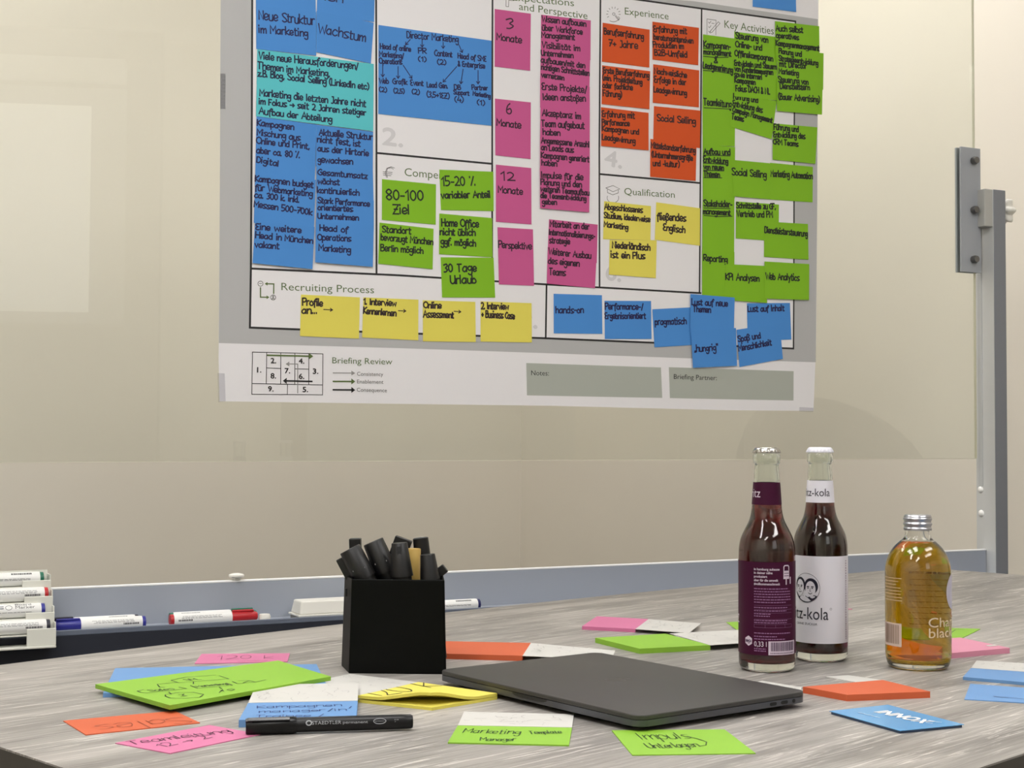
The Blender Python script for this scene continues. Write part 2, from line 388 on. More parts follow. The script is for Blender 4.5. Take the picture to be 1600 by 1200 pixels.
bp = nt.nodes.new('ShaderNodeBump'); bp.inputs['Strength'].default_value = 0.25; bp.inputs['Distance'].default_value = 0.0006
nt.links.new(fine.outputs[0], bp.inputs['Height']); nt.links.new(bp.outputs[0], b.inputs['Normal'])

tA, tB, wA, wB = 0.776, 3.66, 0.77, 2.195
def table_outline():
    P = []; tm = 1.9
    def wf(t): return wB - 0.11 * ((t - tm) / 1.6) ** 2
    def wn_(t): return wA + 0.0 * t
    R = 0.07
    far = [(t, wf(t)) for t in [tA + R + (tB - tA - 2 * R) * i / 24 for i in range(25)]]
    near = [(t, wn_(t)) for t in [tB - R - (tB - tA - 2 * R) * i / 4 for i in range(5)]]
    def corner(cx, cy, a0):
        return [(cx + R * math.cos(a0 - math.pi / 2 * i / 8), cy + R * math.sin(a0 - math.pi / 2 * i / 8)) for i in range(1, 8)]
    c1_ = corner(tB - R, wf(tB - R) - R, math.pi / 2); c2_ = corner(tB - R, wA + R, 0)
    c3_ = corner(tA + R, wA + R, -math.pi / 2); c4_ = corner(tA + R, wf(tA + R) - R, math.pi)
    return far + c1_ + c2_ + near + c3_ + c4_
out = table_outline()
tbl = thing('meeting_table', 'large meeting table with grey wood-grain laminate top and dark edge band', 'table', (0.37, 1.9, 0))
poly = [RM(t, w, ZT - 0.0015) for t, w in out]; poly = poly[::-1]
top = link('tabletop', G().prism([p - Z * 0.0 for p in poly], V3((0, 0, 0.0015))), wood, tbl)
cc = sum(poly, V3()) / len(poly)
link('edge_band', G().prism([p - Z * 0.025 for p in poly], V3((0, 0, 0.0249))), mat('edge_dark', (70, 66, 60), rough=0.5), tbl)
for i, (t_, w_) in enumerate(((tA + .3, wA + .25), (tB - .3, wA + .25), (tB - .3, wB - .35), (tA + .3, wB - .35))):
    p = RM(t_, w_, 0); link('leg', G().tube([(0, 0.025), (1, 0.025)], p, V3((p.x, p.y, ZT - 0.026)), 20), mat('leg_steel', (90, 92, 96), rough=0.35, metal=0.8), tbl, smooth=40)

# ================================================================== THE GLASS BOARD
paint = mat('board_paint', (160, 164, 170), rough=0.42, spec=0.5, noise=0.01, nscale=8)
fascia_shade = mat('fascia_shaded_paint', (34, 38, 50), rough=0.55)  # shade on the tray front, put into a dark navy colour
white_pl = mat('white_plastic', (232, 230, 222), rough=0.4)
SG0, SG1 = 0.18, 2.2607                      # glass left and right edge along the board
GZ0, GZ1 = CAM.z - 0.0412, 2.12
SP = 2.286                                    # inner face of the right post
brd = thing('glass_board', 'mobile glass writing board in a grey metal frame behind the table', 'board', BP((SG0 + SG1) / 2, 0, 0))
gg = G().box(BP((SG0 + SG1) / 2, (GZ0 + GZ1) / 2, -0.003), BD * ((SG1 - SG0) / 2), BN * 0.003, Z * ((GZ1 - GZ0) / 2))
link('glass_panel', gg, glassmat('clear_glass', (0.975, 0.985, 0.965), 1.52, mirror=2.2), brd)
# polished glass edge strips catch the light
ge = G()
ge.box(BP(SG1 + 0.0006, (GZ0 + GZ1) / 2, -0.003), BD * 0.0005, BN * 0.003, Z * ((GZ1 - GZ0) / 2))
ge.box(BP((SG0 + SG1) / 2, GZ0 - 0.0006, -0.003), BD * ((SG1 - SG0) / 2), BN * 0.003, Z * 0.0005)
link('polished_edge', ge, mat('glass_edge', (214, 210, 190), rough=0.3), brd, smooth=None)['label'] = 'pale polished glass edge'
ZP1 = B(1556, 296, 0.028).z
def post(sgn, s0):
    g = G(); w = 0.034
    g.box(BP(s0 + sgn * w / 2, (ZP1 + 0.06) / 2, 0.001), BD * (w / 2), BN * 0.027, Z * ((ZP1 - 0.06) / 2))
    return g
for sgn, s0 in ((1, SP), (-1, SG0 - 0.025)):
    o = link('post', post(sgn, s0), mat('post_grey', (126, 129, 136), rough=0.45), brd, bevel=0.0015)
    g = G(); g.box(BP(s0 + sgn * 0.017, 0.045, 0.0), BD * 0.02, BN * 0.26, Z * 0.02); link('foot', g, paint, brd, bevel=0.004)
    for e in (-1, 1):
        p = BP(s0 + sgn * 0.017, 0.0125, 0.235 * e)
        link('caster', G().tube([(0, 0.0125), (1, 0.0125)], p - BD * 0.012, p + BD * 0.012, 20), mat('caster_black', (25, 25, 25), rough=0.6), brd, smooth=40)
# recessed channel down the inner face of the right post; aluminium face toned paler in place of light from the left
g = G(); g.box(BP(SP - 0.0005, (ZP1 + 0.06) / 2, 0.0008), BD * 0.0005, BN * 0.0262, Z * ((ZP1 - 0.062) / 2)); link('inner_face', g, mat('brushed_aluminium_lit', (208, 210, 210), rough=0.45, metal=0.2, noise=0.03, nscale=9), brd)
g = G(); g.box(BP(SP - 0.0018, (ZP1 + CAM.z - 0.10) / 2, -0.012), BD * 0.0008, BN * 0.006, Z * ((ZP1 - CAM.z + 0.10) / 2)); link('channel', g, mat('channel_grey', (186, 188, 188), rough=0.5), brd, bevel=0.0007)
# clamp plates, spacer blocks, bolts, star knob
bolt_m = mat('bolt_steel', (110, 109, 107), rough=0.35, metal=0.7)
for sgn, s_in in ((1, 2.2165), (-1, 2 * (SG0 + SG1) / 2 - 2.2165)):
    cx = s_in + sgn * 0.0275; z0, z1 = CAM.z + 0.348, CAM.z + 0.611
    pl = link('clamp_plate', G().box(BP(cx, (z0 + z1) / 2, 0.0035), BD * 0.0275, BN * 0.0025, Z * ((z1 - z0) / 2)), paint, brd, bevel=0.0008)
    link('clamp_plate', G().box(BP(cx, (z0 + z1) / 2, -0.0095), BD * 0.0275, BN * 0.0025, Z * ((z1 - z0) / 2)), paint, brd, bevel=0.0008)
    for py in (252, 329, 406):
        zb = bs(1517, py)[1] - 0.0
        sb = bs(1517, py)[0] if sgn > 0 else (SG0 + SG1) - bs(1517, py)[0]
        link('bolt', G().tube([(0, 0.0075), (0.55, 0.0085), (1, 0.0068)], BP(sb, zb, 0.006), BP(sb, zb, 0.018), 24), bolt_m, pl, smooth=40)
    blk_z0, blk_z1 = B(1540, 357).z, B(1540, 299).z
    s_a = SG1 + 0.002 if sgn > 0 else SG0 - 0.002
    g = G(); L0 = abs((SP if sgn > 0 else SG0 - 0.025) - s_a) + 0.004
    g.box(BP(s_a + sgn * L0 / 2, (blk_z0 + blk_z1) / 2, 0.010), BD * (L0 / 2), BN * 0.0155, Z * ((blk_z1 - blk_z0) / 2)); link('clamp_block', g, mat('block_grey', (176, 176, 172), rough=0.4), brd, bevel=0.002)
kc = BP(SP + 0.034, B(1580, 332).z, 0.0)
link('knob_stem', G().tube([(0, 0.008), (1, 0.008)], kc, kc + BD * 0.026, 20), white_pl, brd, smooth=40)
g = G(); R = []
for tt, rr in ((0.008, 0.010), (0.012, 0.023), (0.018, 0.026), (0.028, 0.026), (0.033, 0.020)):
    R.append([kc + BD * tt + (BN * math.cos(a) + Z * math.sin(a)) * (rr * (1 + 0.17 * math.cos(7 * a))) for a in [2 * math.pi * i / 70 for i in range(70)]])
g.rings(R); link('star_knob', g, white_pl, brd, smooth=50)
for px, py in ((1533, 765), (1534, 802)):
    q = ray(px, py); k = (SP) / q.dot(BD); p = CAM + q * k
    link('screw_cap', G().tube([(0, 0.0075), (0.5, 0.0068), (1, 0.003)], p, p - BD * 0.006, 20), mat('cap_white', (240, 240, 236), rough=0.35), brd, smooth=60)

# pen tray hanging on the frame
TZ1 = CAM.z - 0.231; TZ0 = CAM.z - 0.2905; LZ = CAM.z - 0.285
tray = thing('pen_tray', 'long blue-grey metal pen tray along the foot of the glass board', 'tray', BP(1.27, TZ0, 0.04))
s0, s1 = SG0 - 0.02, SP - 0.0016
def trayslab(g, sa, sb, za, zb, oa, ob): g.box(BP((sa + sb) / 2, (za + zb) / 2, (oa + ob) / 2), BD * ((sb - sa) / 2), BN * ((ob - oa) / 2), Z * ((zb - za) / 2)); return g
link('back_panel', trayslab(G(), s0, s1, TZ0 - 0.002, TZ1 - 0.003, 0.0, 0.002), mat('tray_blue_grey', (158, 164, 175), rough=0.38), tray)
link('top_edge', trayslab(G(), s0, s1, TZ1 - 0.003, TZ1, -0.006, 0.0025), mat('tray_edge_white', (244, 244, 244), rough=0.35), tray, bevel=0.0008)
link('tray_floor', trayslab(G(), s0, s1, TZ0 - 0.004, TZ0 - 0.002, 0.002, 0.083), MATS['tray_blue_grey'], tray)
link('front_lip', trayslab(G(), s0, s1, LZ - 0.008, LZ, 0.081, 0.087), mat('lip_grey', (104, 112, 128), rough=0.4), tray, bevel=0.001)
link('front_fascia', trayslab(G(), s0, s1, TZ0 - 0.055, LZ - 0.008, 0.078, 0.0865), fascia_shade, tray)
link('end_cap', trayslab(G(), s1 - 0.003, s1 - 0.0002, TZ0 - 0.004, TZ1 - 0.003, 0.0005, 0.002), paint, tray)

# ================================================================== THE POSTER
paper = mat('poster_paper', (229, 227, 229), rough=0.42, spec=0.35, bump=0.05, bscale=14)
OP = 0.0010
def bq(px, off): return [B(x, y, off) for x, y in px]
post_ = thing('poster', 'large printed recruiting canvas poster taped to the glass board', 'poster', B(808, 630, OP))
PX = [(345.5, -130), (1281, 30 - 190), (1278.5, 20), (1277, 300), (1275, 540), (1271, 642), (1138, 641), (860, 634), (620, 631), (343, 627), (341.5, 560), (343.5, 300)]
link('paper_sheet', G().prism(bq(PX[::-1], OP - 0.0002), BN * 0.0002), paper, post_)
def flat(name, polys, off, m):
    g = G()
    for p in polys:
        q = bq(p, off); g.add(q, [tuple(range(len(q)))])
    return link(name, g, m, post_)
flat('grey_background', [[(345, -60), (1085, 2), (1278, 30), (1277, 300), (1274.6, 566), (1080, 560), (860, 552), (620, 543.8), (342, 536), (343.5, 300)][::-1]], OP + .0001, mat('print_grey', (178, 178, 178), rough=0.42, spec=0.35))
flat('canvas_area', [[(394.5, -60), (1000, 0), (1096.5, 13.6), (1242.5, 33.7), (1241, 195), (1240.2, 468), (1239.6, 544.3), (1021.7, 535.5), (852.5, 528.2), (468, 514.8), (390.6, 511.7), (393.5, 180)][::-1]], OP + .0002, mat('print_white', (229, 227, 229), rough=0.42, spec=0.35))
for Q in ([(822.3, 567.2), (1032.8, 574.2), (1034.7, 621.7), (823.3, 617.7)], [(1045, 573.8), (1240, 580), (1239.8, 625.8), (1046.7, 622)]): flat('reply_box', [Q[::-1]], OP + .0002, mat('print_sage', (170, 174, 165), rough=0.42, spec=0.35))
def lines(g, L, w, off):
    for l in L: ribbon(g, bq(l, off), w, BN)
black = mat('ink_black', (22, 20, 22), rough=0.5)
g = G()
lines(g, [[(394.3, -60), (393.5, 180), (392, 419.6), (390.5, 511.8), (468.4, 514.8), (852, 528.5), (1021.7, 535.5), (1239.8, 544.6), (1240.3, 468), (1241, 195), (1243, 33.5), (1096.5, 13.4), (1000, 0), (940, -8)],
          [(587.6, -40), (588.2, 180), (588.3, 428.5)], [(769.6, -40), (769, 240), (769, 439.4)], [(938.3, -8), (936.4, 230), (936.8, 449.6)],
          [(1096.3, 13.8), (1094.3, 285), (1093, 457.4)], [(854, 444.6), (852.7, 528.3)], [(392.7, 419.6), (620, 430), (860, 444.8), (1080, 457.2), (1095, 458)],
          [(588.5, 239), (769, 256)], [(937, 272), (1093.6, 286)]], 0.0034, OP + .0003)
link('printed_grid', g, black, post_)
g = G()
lines(g, [[(394.5, 550), (504.5, 553), (504, 617), (393.5, 616), (394.5, 550)], [(416.7, 551), (416, 599.8)], [(438.8, 551.5), (438.6, 600)], [(460.8, 552), (460.6, 600.4)], [(482.6, 552.5), (482.4, 601)],
          [(416.7, 574.8), (438.5, 575.8)], [(460.7, 576.3), (482.4, 576.9)], [(394, 599.3), (503.9, 601.5)], [(449.2, 600.6), (449, 616.5)]], 0.0011, OP + .0003)
def arrowhead(g, tip, back, w, off):
    a, b_ = B(*tip, off), B(*back, off); d = (a - b_); s = BN.cross(d).normalized() * w; g.add([a, b_ - s, b_ + s], [(0, 2, 1)])
lines(g, [[(487.6, 596), (446, 595.1)], [(520.5, 609), (551, 609.3)]], 0.0026, OP + .0005); arrowhead(g, (442, 595), (448, 595.1), 0.005, OP + .0005); arrowhead(g, (555, 609.4), (549, 609.3), 0.005, OP + .0005)
for tx, x, y in (('1.', 402, 581.8), ('2.', 423, 567.4), ('8.', 423, 591.2), ('7.', 445, 583.2), ('4.', 467, 567.8), ('6.', 467, 591.8), ('3.', 489, 583.8), ('9.', 419, 611.4), ('5.', 473, 612.4)):
    a = B(x, y, OP + .0006); typeset(g, tx, a, B(x + (6 if tx == '1.' else 8.2), y + .15, OP + .0006), 0.0088, BN, fat=0.0003)
link('review_diagram', g, black, post_)
def hd(g, tx, x0, y0, x1, y1, cap, fat=0.0, off=OP + .0004):
    a = B(x0, y0, off); capm = (B(x0, y0 - cap, off) - a).length; typeset(g, tx, a, B(x1, y1, off), capm, BN, fat=fat)
for H in (('Notes:', 830, 586.3, 857.6, 586.8, 8), ('Briefing Partner:', 1052.8, 592, 1120, 594.2, 8)):
    g = G(); hd(g, *H); link('box_lettering', g, black, post_)
for H in (('Consistency', 557.9, 586.9, 598.7, 587.7, 6.3), ('Enablement', 557.9, 599, 599, 599.7, 6.3), ('Consequence', 557.5, 611.8, 604.5, 612.8, 6.3)):
    g = G(); hd(g, *H); link('legend_lettering', g, mat('print_dark_grey', (96, 94, 92), rough=0.5), post_)
for H in (('Recruiting Process', 439.7, 453.3, 584.4, 458.3, 12.2), ('Briefing Review', 519.2, 567.6, 613, 569.6, 10), ('Expectations', 801, 0.6, 897, 9.8, 11.5), ('and Perspective', 811, 15.2, 918, 30, 11.8), ('Experience', 976.4, 22.4, 1044.8, 30.6, 11.5),
          ('Qualification', 975.6, 303.8, 1054.3, 309.2, 11), ('Key Activities', 1132, 43.3, 1209, 54, 12.5), ('Compensation', 632.2, 274.6, 735, 283.6, 13)):
    g = G(); hd(g, *H); link('heading', g, mat('print_olive', (92, 112, 70), rough=0.5), post_)
olive = mat('print_green', (84, 104, 50), rough=0.5)
for Ls, w_, tip, bk, hw in (([[(418, 555), (484, 556.5)]], .0024, (489.5, 556.7), (483, 556.5), .005), ([[(520.5, 595.9), (551, 596.1)]], .0024, (555, 596.1), (549, 596), .005), ([[(427.6, 458.5), (427.8, 443.7), (417, 443.4)]], .002, (413.5, 443.4), (418, 443.5), .003), ([[(407, 449.5), (407, 464.3), (417.5, 464.5)]], .002, (421, 464.5), (416.5, 464.4), .003)):
    g = G(); lines(g, Ls, w_, OP + .0005); arrowhead(g, tip, bk, hw, OP + .00053); link('green_arrow', g, olive, post_)
for Ls, tip, bk in (([[(465.1, 614), (465.1, 568.8), (451, 568.7)]], (446.5, 568.7), (452, 568.7)), ([[(520.5, 582.7), (551, 582.9)]], (555, 583), (549, 582.9))):
    g = G(); lines(g, Ls, 0.0015, OP + .0004); arrowhead(g, tip, bk, .004, OP + .00043); link('grey_arrow', g, mat('print_mid_grey', (150, 148, 146), rough=0.5), post_)
def circ(cx, cy, r, n=22, a0=0, a1=360, ry=None): return [(cx + r * math.cos(math.radians(a0 + (a1 - a0) * i / n)), cy + (ry or r) * math.sin(math.radians(a0 + (a1 - a0) * i / n))) for i in range(n + 1)]
g = G()
lines(g, [circ(407, 443.2, 4), circ(426.8, 464.8, 4), circ(426.8, 463.2, 1.1), [(424.8, 467), (426.8, 465), (428.8, 467), (424.8, 467)], [(405, 443), (409, 443)],
          circ(957.7, 309, 9, 20, -20, 200, 8), [(946.6, 293.7), (957.7, 290), (968.5, 295.3), (957.7, 299.6), (946.6, 293.7)], [(949, 296), (949.2, 301)], [(949.2, 301), (957.5, 304.4), (966, 301.5), (966.2, 297)],
          [(1104.7, 29.7), (1118.9, 31.6), (1118.5, 54.6)], [(1104.7, 29.7), (1104.7, 53.7)], [(1107, 34.5), (1108.5, 36.5), (1111, 33)], [(1112, 36.3), (1116, 36.9)], [(1107, 41.5), (1108.5, 43.5), (1111, 40)], [(1107, 48.5), (1108.5, 50.5), (1111, 47)],
          [(1122.5, 34), (1125, 36.5), (1112.5, 50.5), (1109.5, 51.5), (1110.2, 48.2), (1122.5, 34)],
          [(962, 24), (967.5, 31)], [(961, 25), (966.5, 32)], circ(959, 22, 2, 10), circ(958.5, 22.5, 11.5, 14, 30, 120, 11.5),
          [(599.5, 0), (599.5, 0.1)], [(787, -4), (803, -2), (803, 1), (795, 0.6), (794.6, 10.5), (790.5, 10), (790.8, 0)]] +
         [[(958.5 + 8.5 * math.cos(math.radians(a)), 21.5 + 8.5 * math.sin(math.radians(a))), (958.5 + 11 * math.cos(math.radians(a)), 21.5 + 11 * math.sin(math.radians(a)))] for a in range(150, 395, 27)], 0.0009, OP + .0004)
for dx in (0, 1.8): lines(g, [[(616.4 - dx, 262.5 + dx), (611, 260.6 + dx * .8), (604.5 + dx * .6, 263), (601.8 + dx, 270), (603.8 + dx, 277.5)]], 0.0009, OP + .0004)
lines(g, [[(598.5, 268.4), (613, 269.4)], [(598.5, 271), (612.5, 272)], [(598.8, 273.6), (611, 274.6)]], 0.0009, OP + .0004)
link('line_icons', g, mat('print_icon', (70, 68, 66), rough=0.5), post_)
for H in (('2.', 597.5, 225.5, 629, 229.5, 28), ('4.', 944.5, 257.5, 971, 263, 25), ('6.', 946.5, 436.5, 969.5, 440, 27), ('9.', 811, 510.5, 839, 513, 27)):
    g = G(); hd(g, *H, 0.0012, OP + .00035); link('pale_numeral', g, mat('print_pale', (206, 204, 206), rough=0.5), post_)
for i, q in enumerate(([(344.5, 115), (352.5, 115.5), (352, 170.5), (344, 170)], [(340, 583), (351, 583.5), (352.5, 627), (341, 628.5)], [(1249, 636), (1271, 637), (1270.5, 644), (1249, 643)])):
    link('tape_strip', G().prism(bq(q[::-1], OP + .0001), BN * 0.0004), glassmat('tape_clear', (0.93, 0.93, 0.94), 1.45, rough=0.15), post_)

# ================================================================== STICKY NOTES ON THE POSTER
NC = {'blue': (72, 136, 206), 'teal': (88, 190, 198), 'green': (126, 180, 30), 'pink': (194, 86, 140), 'orange': (206, 80, 28), 'yellow': (222, 210, 92)}
def nmat(c): return mat('note_' + c, NC[c], rough=0.62, spec=0.3, noise=0.015, nscale=6)
INK = {'blue': (22, 18, 74), 'teal': (14, 22, 62), 'green': (18, 26, 14), 'pink': (44, 12, 40), 'orange': (48, 16, 14), 'yellow': (40, 20, 24)}
placed = []
def note(c, lab, quad, lines_, extra=(), w=1.45):
    w *= 1.5
    xs = [p[0] for p in quad]; ys = [p[1] for p in quad]; bb = (min(xs), min(ys), max(xs), max(ys))
    lay = 0
    for b_, l in placed:
        if b_[0] < bb[2] - 2 and bb[0] < b_[2] - 2 and b_[1] < bb[3] - 2 and bb[1] < b_[3] - 2: lay = max(lay, l + 1)
    placed.append((bb, lay)); off = OP + 0.0008 + lay * 0.00035
    ctr = B(sum(xs) / 4, sum(ys) / 4, off)
    t = thing('sticky_note', lab, 'sticky note', ctr, 'sticky notes on the poster')
    q = bq(quad, off); link('note_sheet', G().prism(q[::-1], BN * 0.00015), nmat(c), t)
    g = G(); o2 = off + 0.00025
    for L in lines_:
        tx, x0, y0, x1, y1 = L[:5]; cap = L[5] if len(L) > 5 else 9.5
        a = B(x0, y0, o2); b_ = B(x1, y1, o2); capm = (B(x0, y0 - cap, o2) - a).length; mpp = capm / cap
        write(g, tx, a, b_, capm, BN, w * mpp)
    for e in extra: ribbon(g, bq(e, o2), 1.3 * 0.0012, BN)
    if g.v: link('handwriting', g, mat('ink_' + c, INK[c], rough=0.6), t)
    return t
def arr(x0, y0, x1, y1, h=4.5):
    a = math.atan2(y1 - y0, x1 - x0)
    return [[(x0, y0), (x1, y1)], [(x1 - h * math.cos(a - .6), y1 - h * math.sin(a - .6)), (x1, y1), (x1 - h * math.cos(a + .6), y1 - h * math.sin(a + .6))]]
def on(c, s): return f'{c} sticky note on poster reading "{s}"'
note('blue', 'blank blue sticky note cut off at the top left corner of the poster', [(399, -55), (492, -45), (493.5, 18.9), (400, 9)], [])
note('blue', 'blue sticky note cut off by the frame above the one reading "Wachstum"', [(496, -50), (586, -40), (584.5, 34.5), (495, 22)], [('ion', 508, 0, 535, 4, 10)])
note('blue', on('blue', 'Neue Struktur im Marketing'), [(400, 7.5), (494, 19), (494, 87), (400.5, 76.6)], [('Neue Struktur', 404.8, 30, 491.8, 39, 14.5), ('im Marketing', 404.8, 51, 481, 57, 12)])
note('blue', on('blue', 'Wachstum'), [(494.5, 17), (583.9, 35.7), (579.5, 99.3), (494.2, 81.6)], [('Wachstum', 497, 51, 570.7, 65, 15)])
note('teal', 'turquoise sticky note on poster reading "Viele neue Herausforderungen"', [(402, 77), (584, 100), (583.5, 154), (401, 131)], [('Viele neue Herausforderungen/', 405, 92, 559.7, 108.5, 11), ('Themen im Marketing,', 403, 107.5, 514.7, 120, 10.5), ('z.B. Blog, Social Selling (LinkedIn etc)', 403, 119, 576, 140, 10)])
note('teal', 'turquoise sticky note on poster reading "Marketing die letzten Jahre nicht im Fokus"', [(401.2, 130), (583.6, 153), (583, 205), (400, 181.5)], [('Marketing die letzten Jahre nicht', 406, 149.5, 571.6, 167, 10.5), ('im Fokus > seit 2 Jahren stetiger', 405, 162.5, 571.6, 180.5, 9.5), ('Aufbau der Abteilung', 404.8, 178, 518.4, 191, 10)])
note('blue', on('blue', 'Kampagnen Mischung aus Online und Print'), [(400.8, 182), (494.6, 194.6), (491.8, 284), (398.8, 274)], [('Kampagnen', 402, 196, 459, 203), ('Mischung aus', 402, 211, 468.5, 219.5), ('Online und Print,', 401, 224, 483, 233), ('aber ca. 80 %', 401, 239, 467.5, 247), ('Digital', 401, 253.5, 435, 260, 9)])
note('blue', on('blue', 'Kampagnenbudget für Webmarketing'), [(398.8, 271.7), (493.5, 281), (490.5, 357), (396.7, 348)], [('Kampagnen budget', 399, 283, 489.4, 293.5), ('für Webmarketing', 398.8, 297, 488, 307), ('ca. 300 k. inkl.', 398, 308.5, 467.5, 316.5, 9), ('Messen 500-700k', 397, 323, 487.3, 336)])
note('blue', on('blue', 'Eine weitere Head in München vakant'), [(398.8, 345.6), (491.4, 354.6), (488.3, 420.6), (394.6, 411)], [('Eine weitere', 399.8, 358.5, 470.6, 364), ('Head in München', 399.4, 371.7, 488.3, 380.5), ('vakant', 398.3, 386, 436, 389)])
note('blue', on('blue', 'Aktuelle Struktur nicht fest'), [(494.6, 195), (583, 206), (582.5, 268), (493.5, 260)], [('Aktuelle Struktur', 498.8, 211, 582, 218.5), ('nicht fest, ist', 496, 222, 563, 229), ('aus der Hirtorie', 496.7, 236, 575.8, 244), ('gewachsen', 497, 253.5, 551, 257)])
note('blue', on('blue', 'Gesamtumsatz wächst kontinuierlich'), [(494.3, 258), (582.5, 266), (583.8, 316), (494.6, 309)], [('Gesamtumsatz', 497, 273, 574, 279.5, 9), ('wächst', 497, 287, 530.4, 289, 9), ('kontinuierlich', 496, 301, 561, 305.5, 9)])
note('blue', on('blue', 'Stark Performance orientiertes Unternehmen'), [(494.6, 307), (584, 313.5), (584, 355), (493.5, 348.7)], [('Stark Performance', 497, 317, 577.5, 322.5, 8.5), ('orientiertes', 497, 328, 551, 330.5, 8.5), ('Unternehmen', 496.7, 341.5, 560, 344.5, 8.5)])
note('blue', on('blue', 'Head of Operations Marketing'), [(493.5, 346.7), (584, 353), (582.5, 417), (492.5, 409.8)], [('Head of', 499.8, 360, 543.5, 363.5), ('Operations', 496.7, 375, 548, 377), ('Marketing', 498.3, 391.5, 547.7, 395)])
ex = []
for a in ((641, 61.6, 633.6, 70), (659.6, 62, 659.6, 73.6), (692.4, 66, 692.4, 75.6), (717, 70, 722.4, 82), (598, 103, 598, 120), (622, 104, 622, 122.4), (630, 102, 643.6, 122.4), (713.6, 104, 692.4, 128), (723.6, 108, 720, 131), (747, 110, 747, 131)): ex += arr(*a)
note('blue', 'wide blue sticky note with handwritten organisation chart headed "Director Marketing"', [(591.4, 39), (768, 63.6), (767.6, 196.4), (591, 178)],
     [('Director Marketing', 636, 59, 716, 66, 10), ('Head of online', 594.4, 76, 642, 80.5, 8), ('Marketing/', 593, 88, 631, 91.5, 8), ('Operations', 593, 99, 628, 100.5, 8), ('PR', 654, 83, 666, 83.6, 8), ('(1)', 654, 95, 665.6, 96.5, 7), ('Content', 679.4, 87, 706.4, 89, 9), ('(2)', 684, 100.5, 696.6, 101, 7), ('Head of SME', 715.6, 91, 759.6, 96, 8), ('& Enterprise', 715.6, 103, 757.6, 107, 8), ('Web', 593, 130, 607, 130.5, 8), ('(2)', 593, 143, 604, 144, 7), ('Grafik', 614, 131, 636, 132, 8), ('(2,5)', 615.6, 145, 631.6, 146, 7), ('Event', 641.6, 133, 661.6, 134, 8), ('(2)', 644, 146, 655, 148, 7), ('Lead Gen.', 667.4, 136, 699.4, 138, 8), ('(3,5+1EZ)', 667.4, 151, 702, 154, 8), ('DB', 710, 139.5, 719.6, 140, 7), ('Support', 709, 147, 733, 149, 6.5), ('(4)', 711, 159, 724, 160, 8), ('Partner', 737.6, 140, 762, 141, 7), ('Marketing', 739, 149, 766, 153, 6.5), ('(1)', 746, 163, 757, 164.5, 7)], ex, w=1.25)
note('green', on('green', '80–100 Ziel'), [(596.9, 279.9), (681.2, 288), (680.7, 351), (596.7, 343.5)], [('80-100', 604, 312, 661.5, 313, 15.5), ('Ziel', 614.5, 334, 639.8, 334.5, 14)], w=1.7)
note('green', on('green', 'Standort bevorzugt München Berlin möglich'), [(593, 347.8), (677.4, 357.4), (675.9, 420.6), (591, 412)], [('Standort', 597.6, 362.7, 642.3, 365.5, 10), ('bevorzugt München', 595.3, 375, 676.4, 382.5, 10), ('Berlin möglich', 595, 392, 661, 396.2, 10)])
note('green', on('green', '15-20% variabler Anteil'), [(686.4, 265), (770.8, 268.4), (771.4, 330), (689, 328.2)], [('15-20 %', 691, 290, 742, 289.5, 14), ('variabler Anteil', 689.7, 310, 766, 308.5, 10.5)], w=1.6)
note('green', on('green', 'Home Office nicht üblich'), [(686.4, 333.6), (768.9, 340.7), (769.5, 402), (686, 397.2)], [('Home Office', 690.3, 353, 747.8, 355, 11), ('nicht üblich', 687.8, 367, 742.6, 368.2, 10.5), ('ggf. möglich', 689.3, 382, 743, 384.8, 10.5)], w=1.6)
note('green', on('green', '30 Tage Urlaub'), [(688.5, 402), (771.2, 402.6), (773.7, 465), (690.8, 464.7)], [('30 Tage', 694, 425, 744.5, 424, 12.5), ('Urlaub', 704.3, 443.3, 743.4, 442.3, 12.5)], w=1.7)
note('pink', 'pink sticky note reading "3 Monate", topmost of the narrow left pink column', [(773, 14), (829.4, 21.4), (828.4, 110.6), (773, 104)], [('3', 792, 44, 803, 44.4, 16), ('Monate', 776.4, 62, 815, 67.4, 10.5)])
note('pink', 'pink sticky note reading "6 Monate", second of the narrow left pink column', [(773.4, 154), (829.4, 160), (829, 248.6), (774, 242.5)], [('6', 791.6, 177, 800, 177.6, 15), ('Monate', 776.4, 195.6, 814, 200.5, 10.5)])
note('pink', 'pink sticky note reading "12 Monate", third of the narrow left pink column', [(774.8, 257.2), (830, 262.6), (830.5, 350.8), (774.8, 346.5)], [('12', 783, 281.4, 803.7, 282, 13), ('Monate', 778.6, 300.5, 816.5, 304, 10.5)])
note('pink', on('pink', 'Perspektive'), [(777.3, 355), (832.8, 358.4), (834.4, 446.6), (779.6, 444.3)], [('Perspektive', 779, 387, 830.5, 389.5, 10)])
note('pink', on('pink', 'Wissen aufbauen über Workforce Management'), [(845.6, 23), (923, 32), (922.6, 94), (845, 84)], [('Wissen aufbauen', 847, 33.5, 915.6, 41.5, 9), ('über Workforce', 847.4, 47, 910, 54, 9), ('Management', 846.6, 58.5, 898, 62.5, 9)])
note('pink', on('pink', 'Visibilität im Unternehmen aufbauen'), [(845.6, 64), (922.6, 72), (921, 136), (844, 126)], [('Visibilität im', 847.4, 74.5, 906, 80, 9), ('Unternehmen', 846, 86.5, 895.6, 90.5, 8.5), ('aufbauen/mit den', 845.6, 97.5, 914, 106.5, 8.5), ('richtigen Schnittstellen', 846, 108.5, 920.6, 118.5, 8.5), ('vernetzen', 846, 120.5, 881, 125.2, 8)])
note('pink', on('pink', 'Erste Projekte/Ideen anstoßen'), [(844, 126), (921.5, 136), (921.5, 178), (844, 168)], [('Erste Projekte/', 847, 139.5, 917, 145, 10), ('Ideen anstoßen', 849, 156, 915, 158.5, 10)])
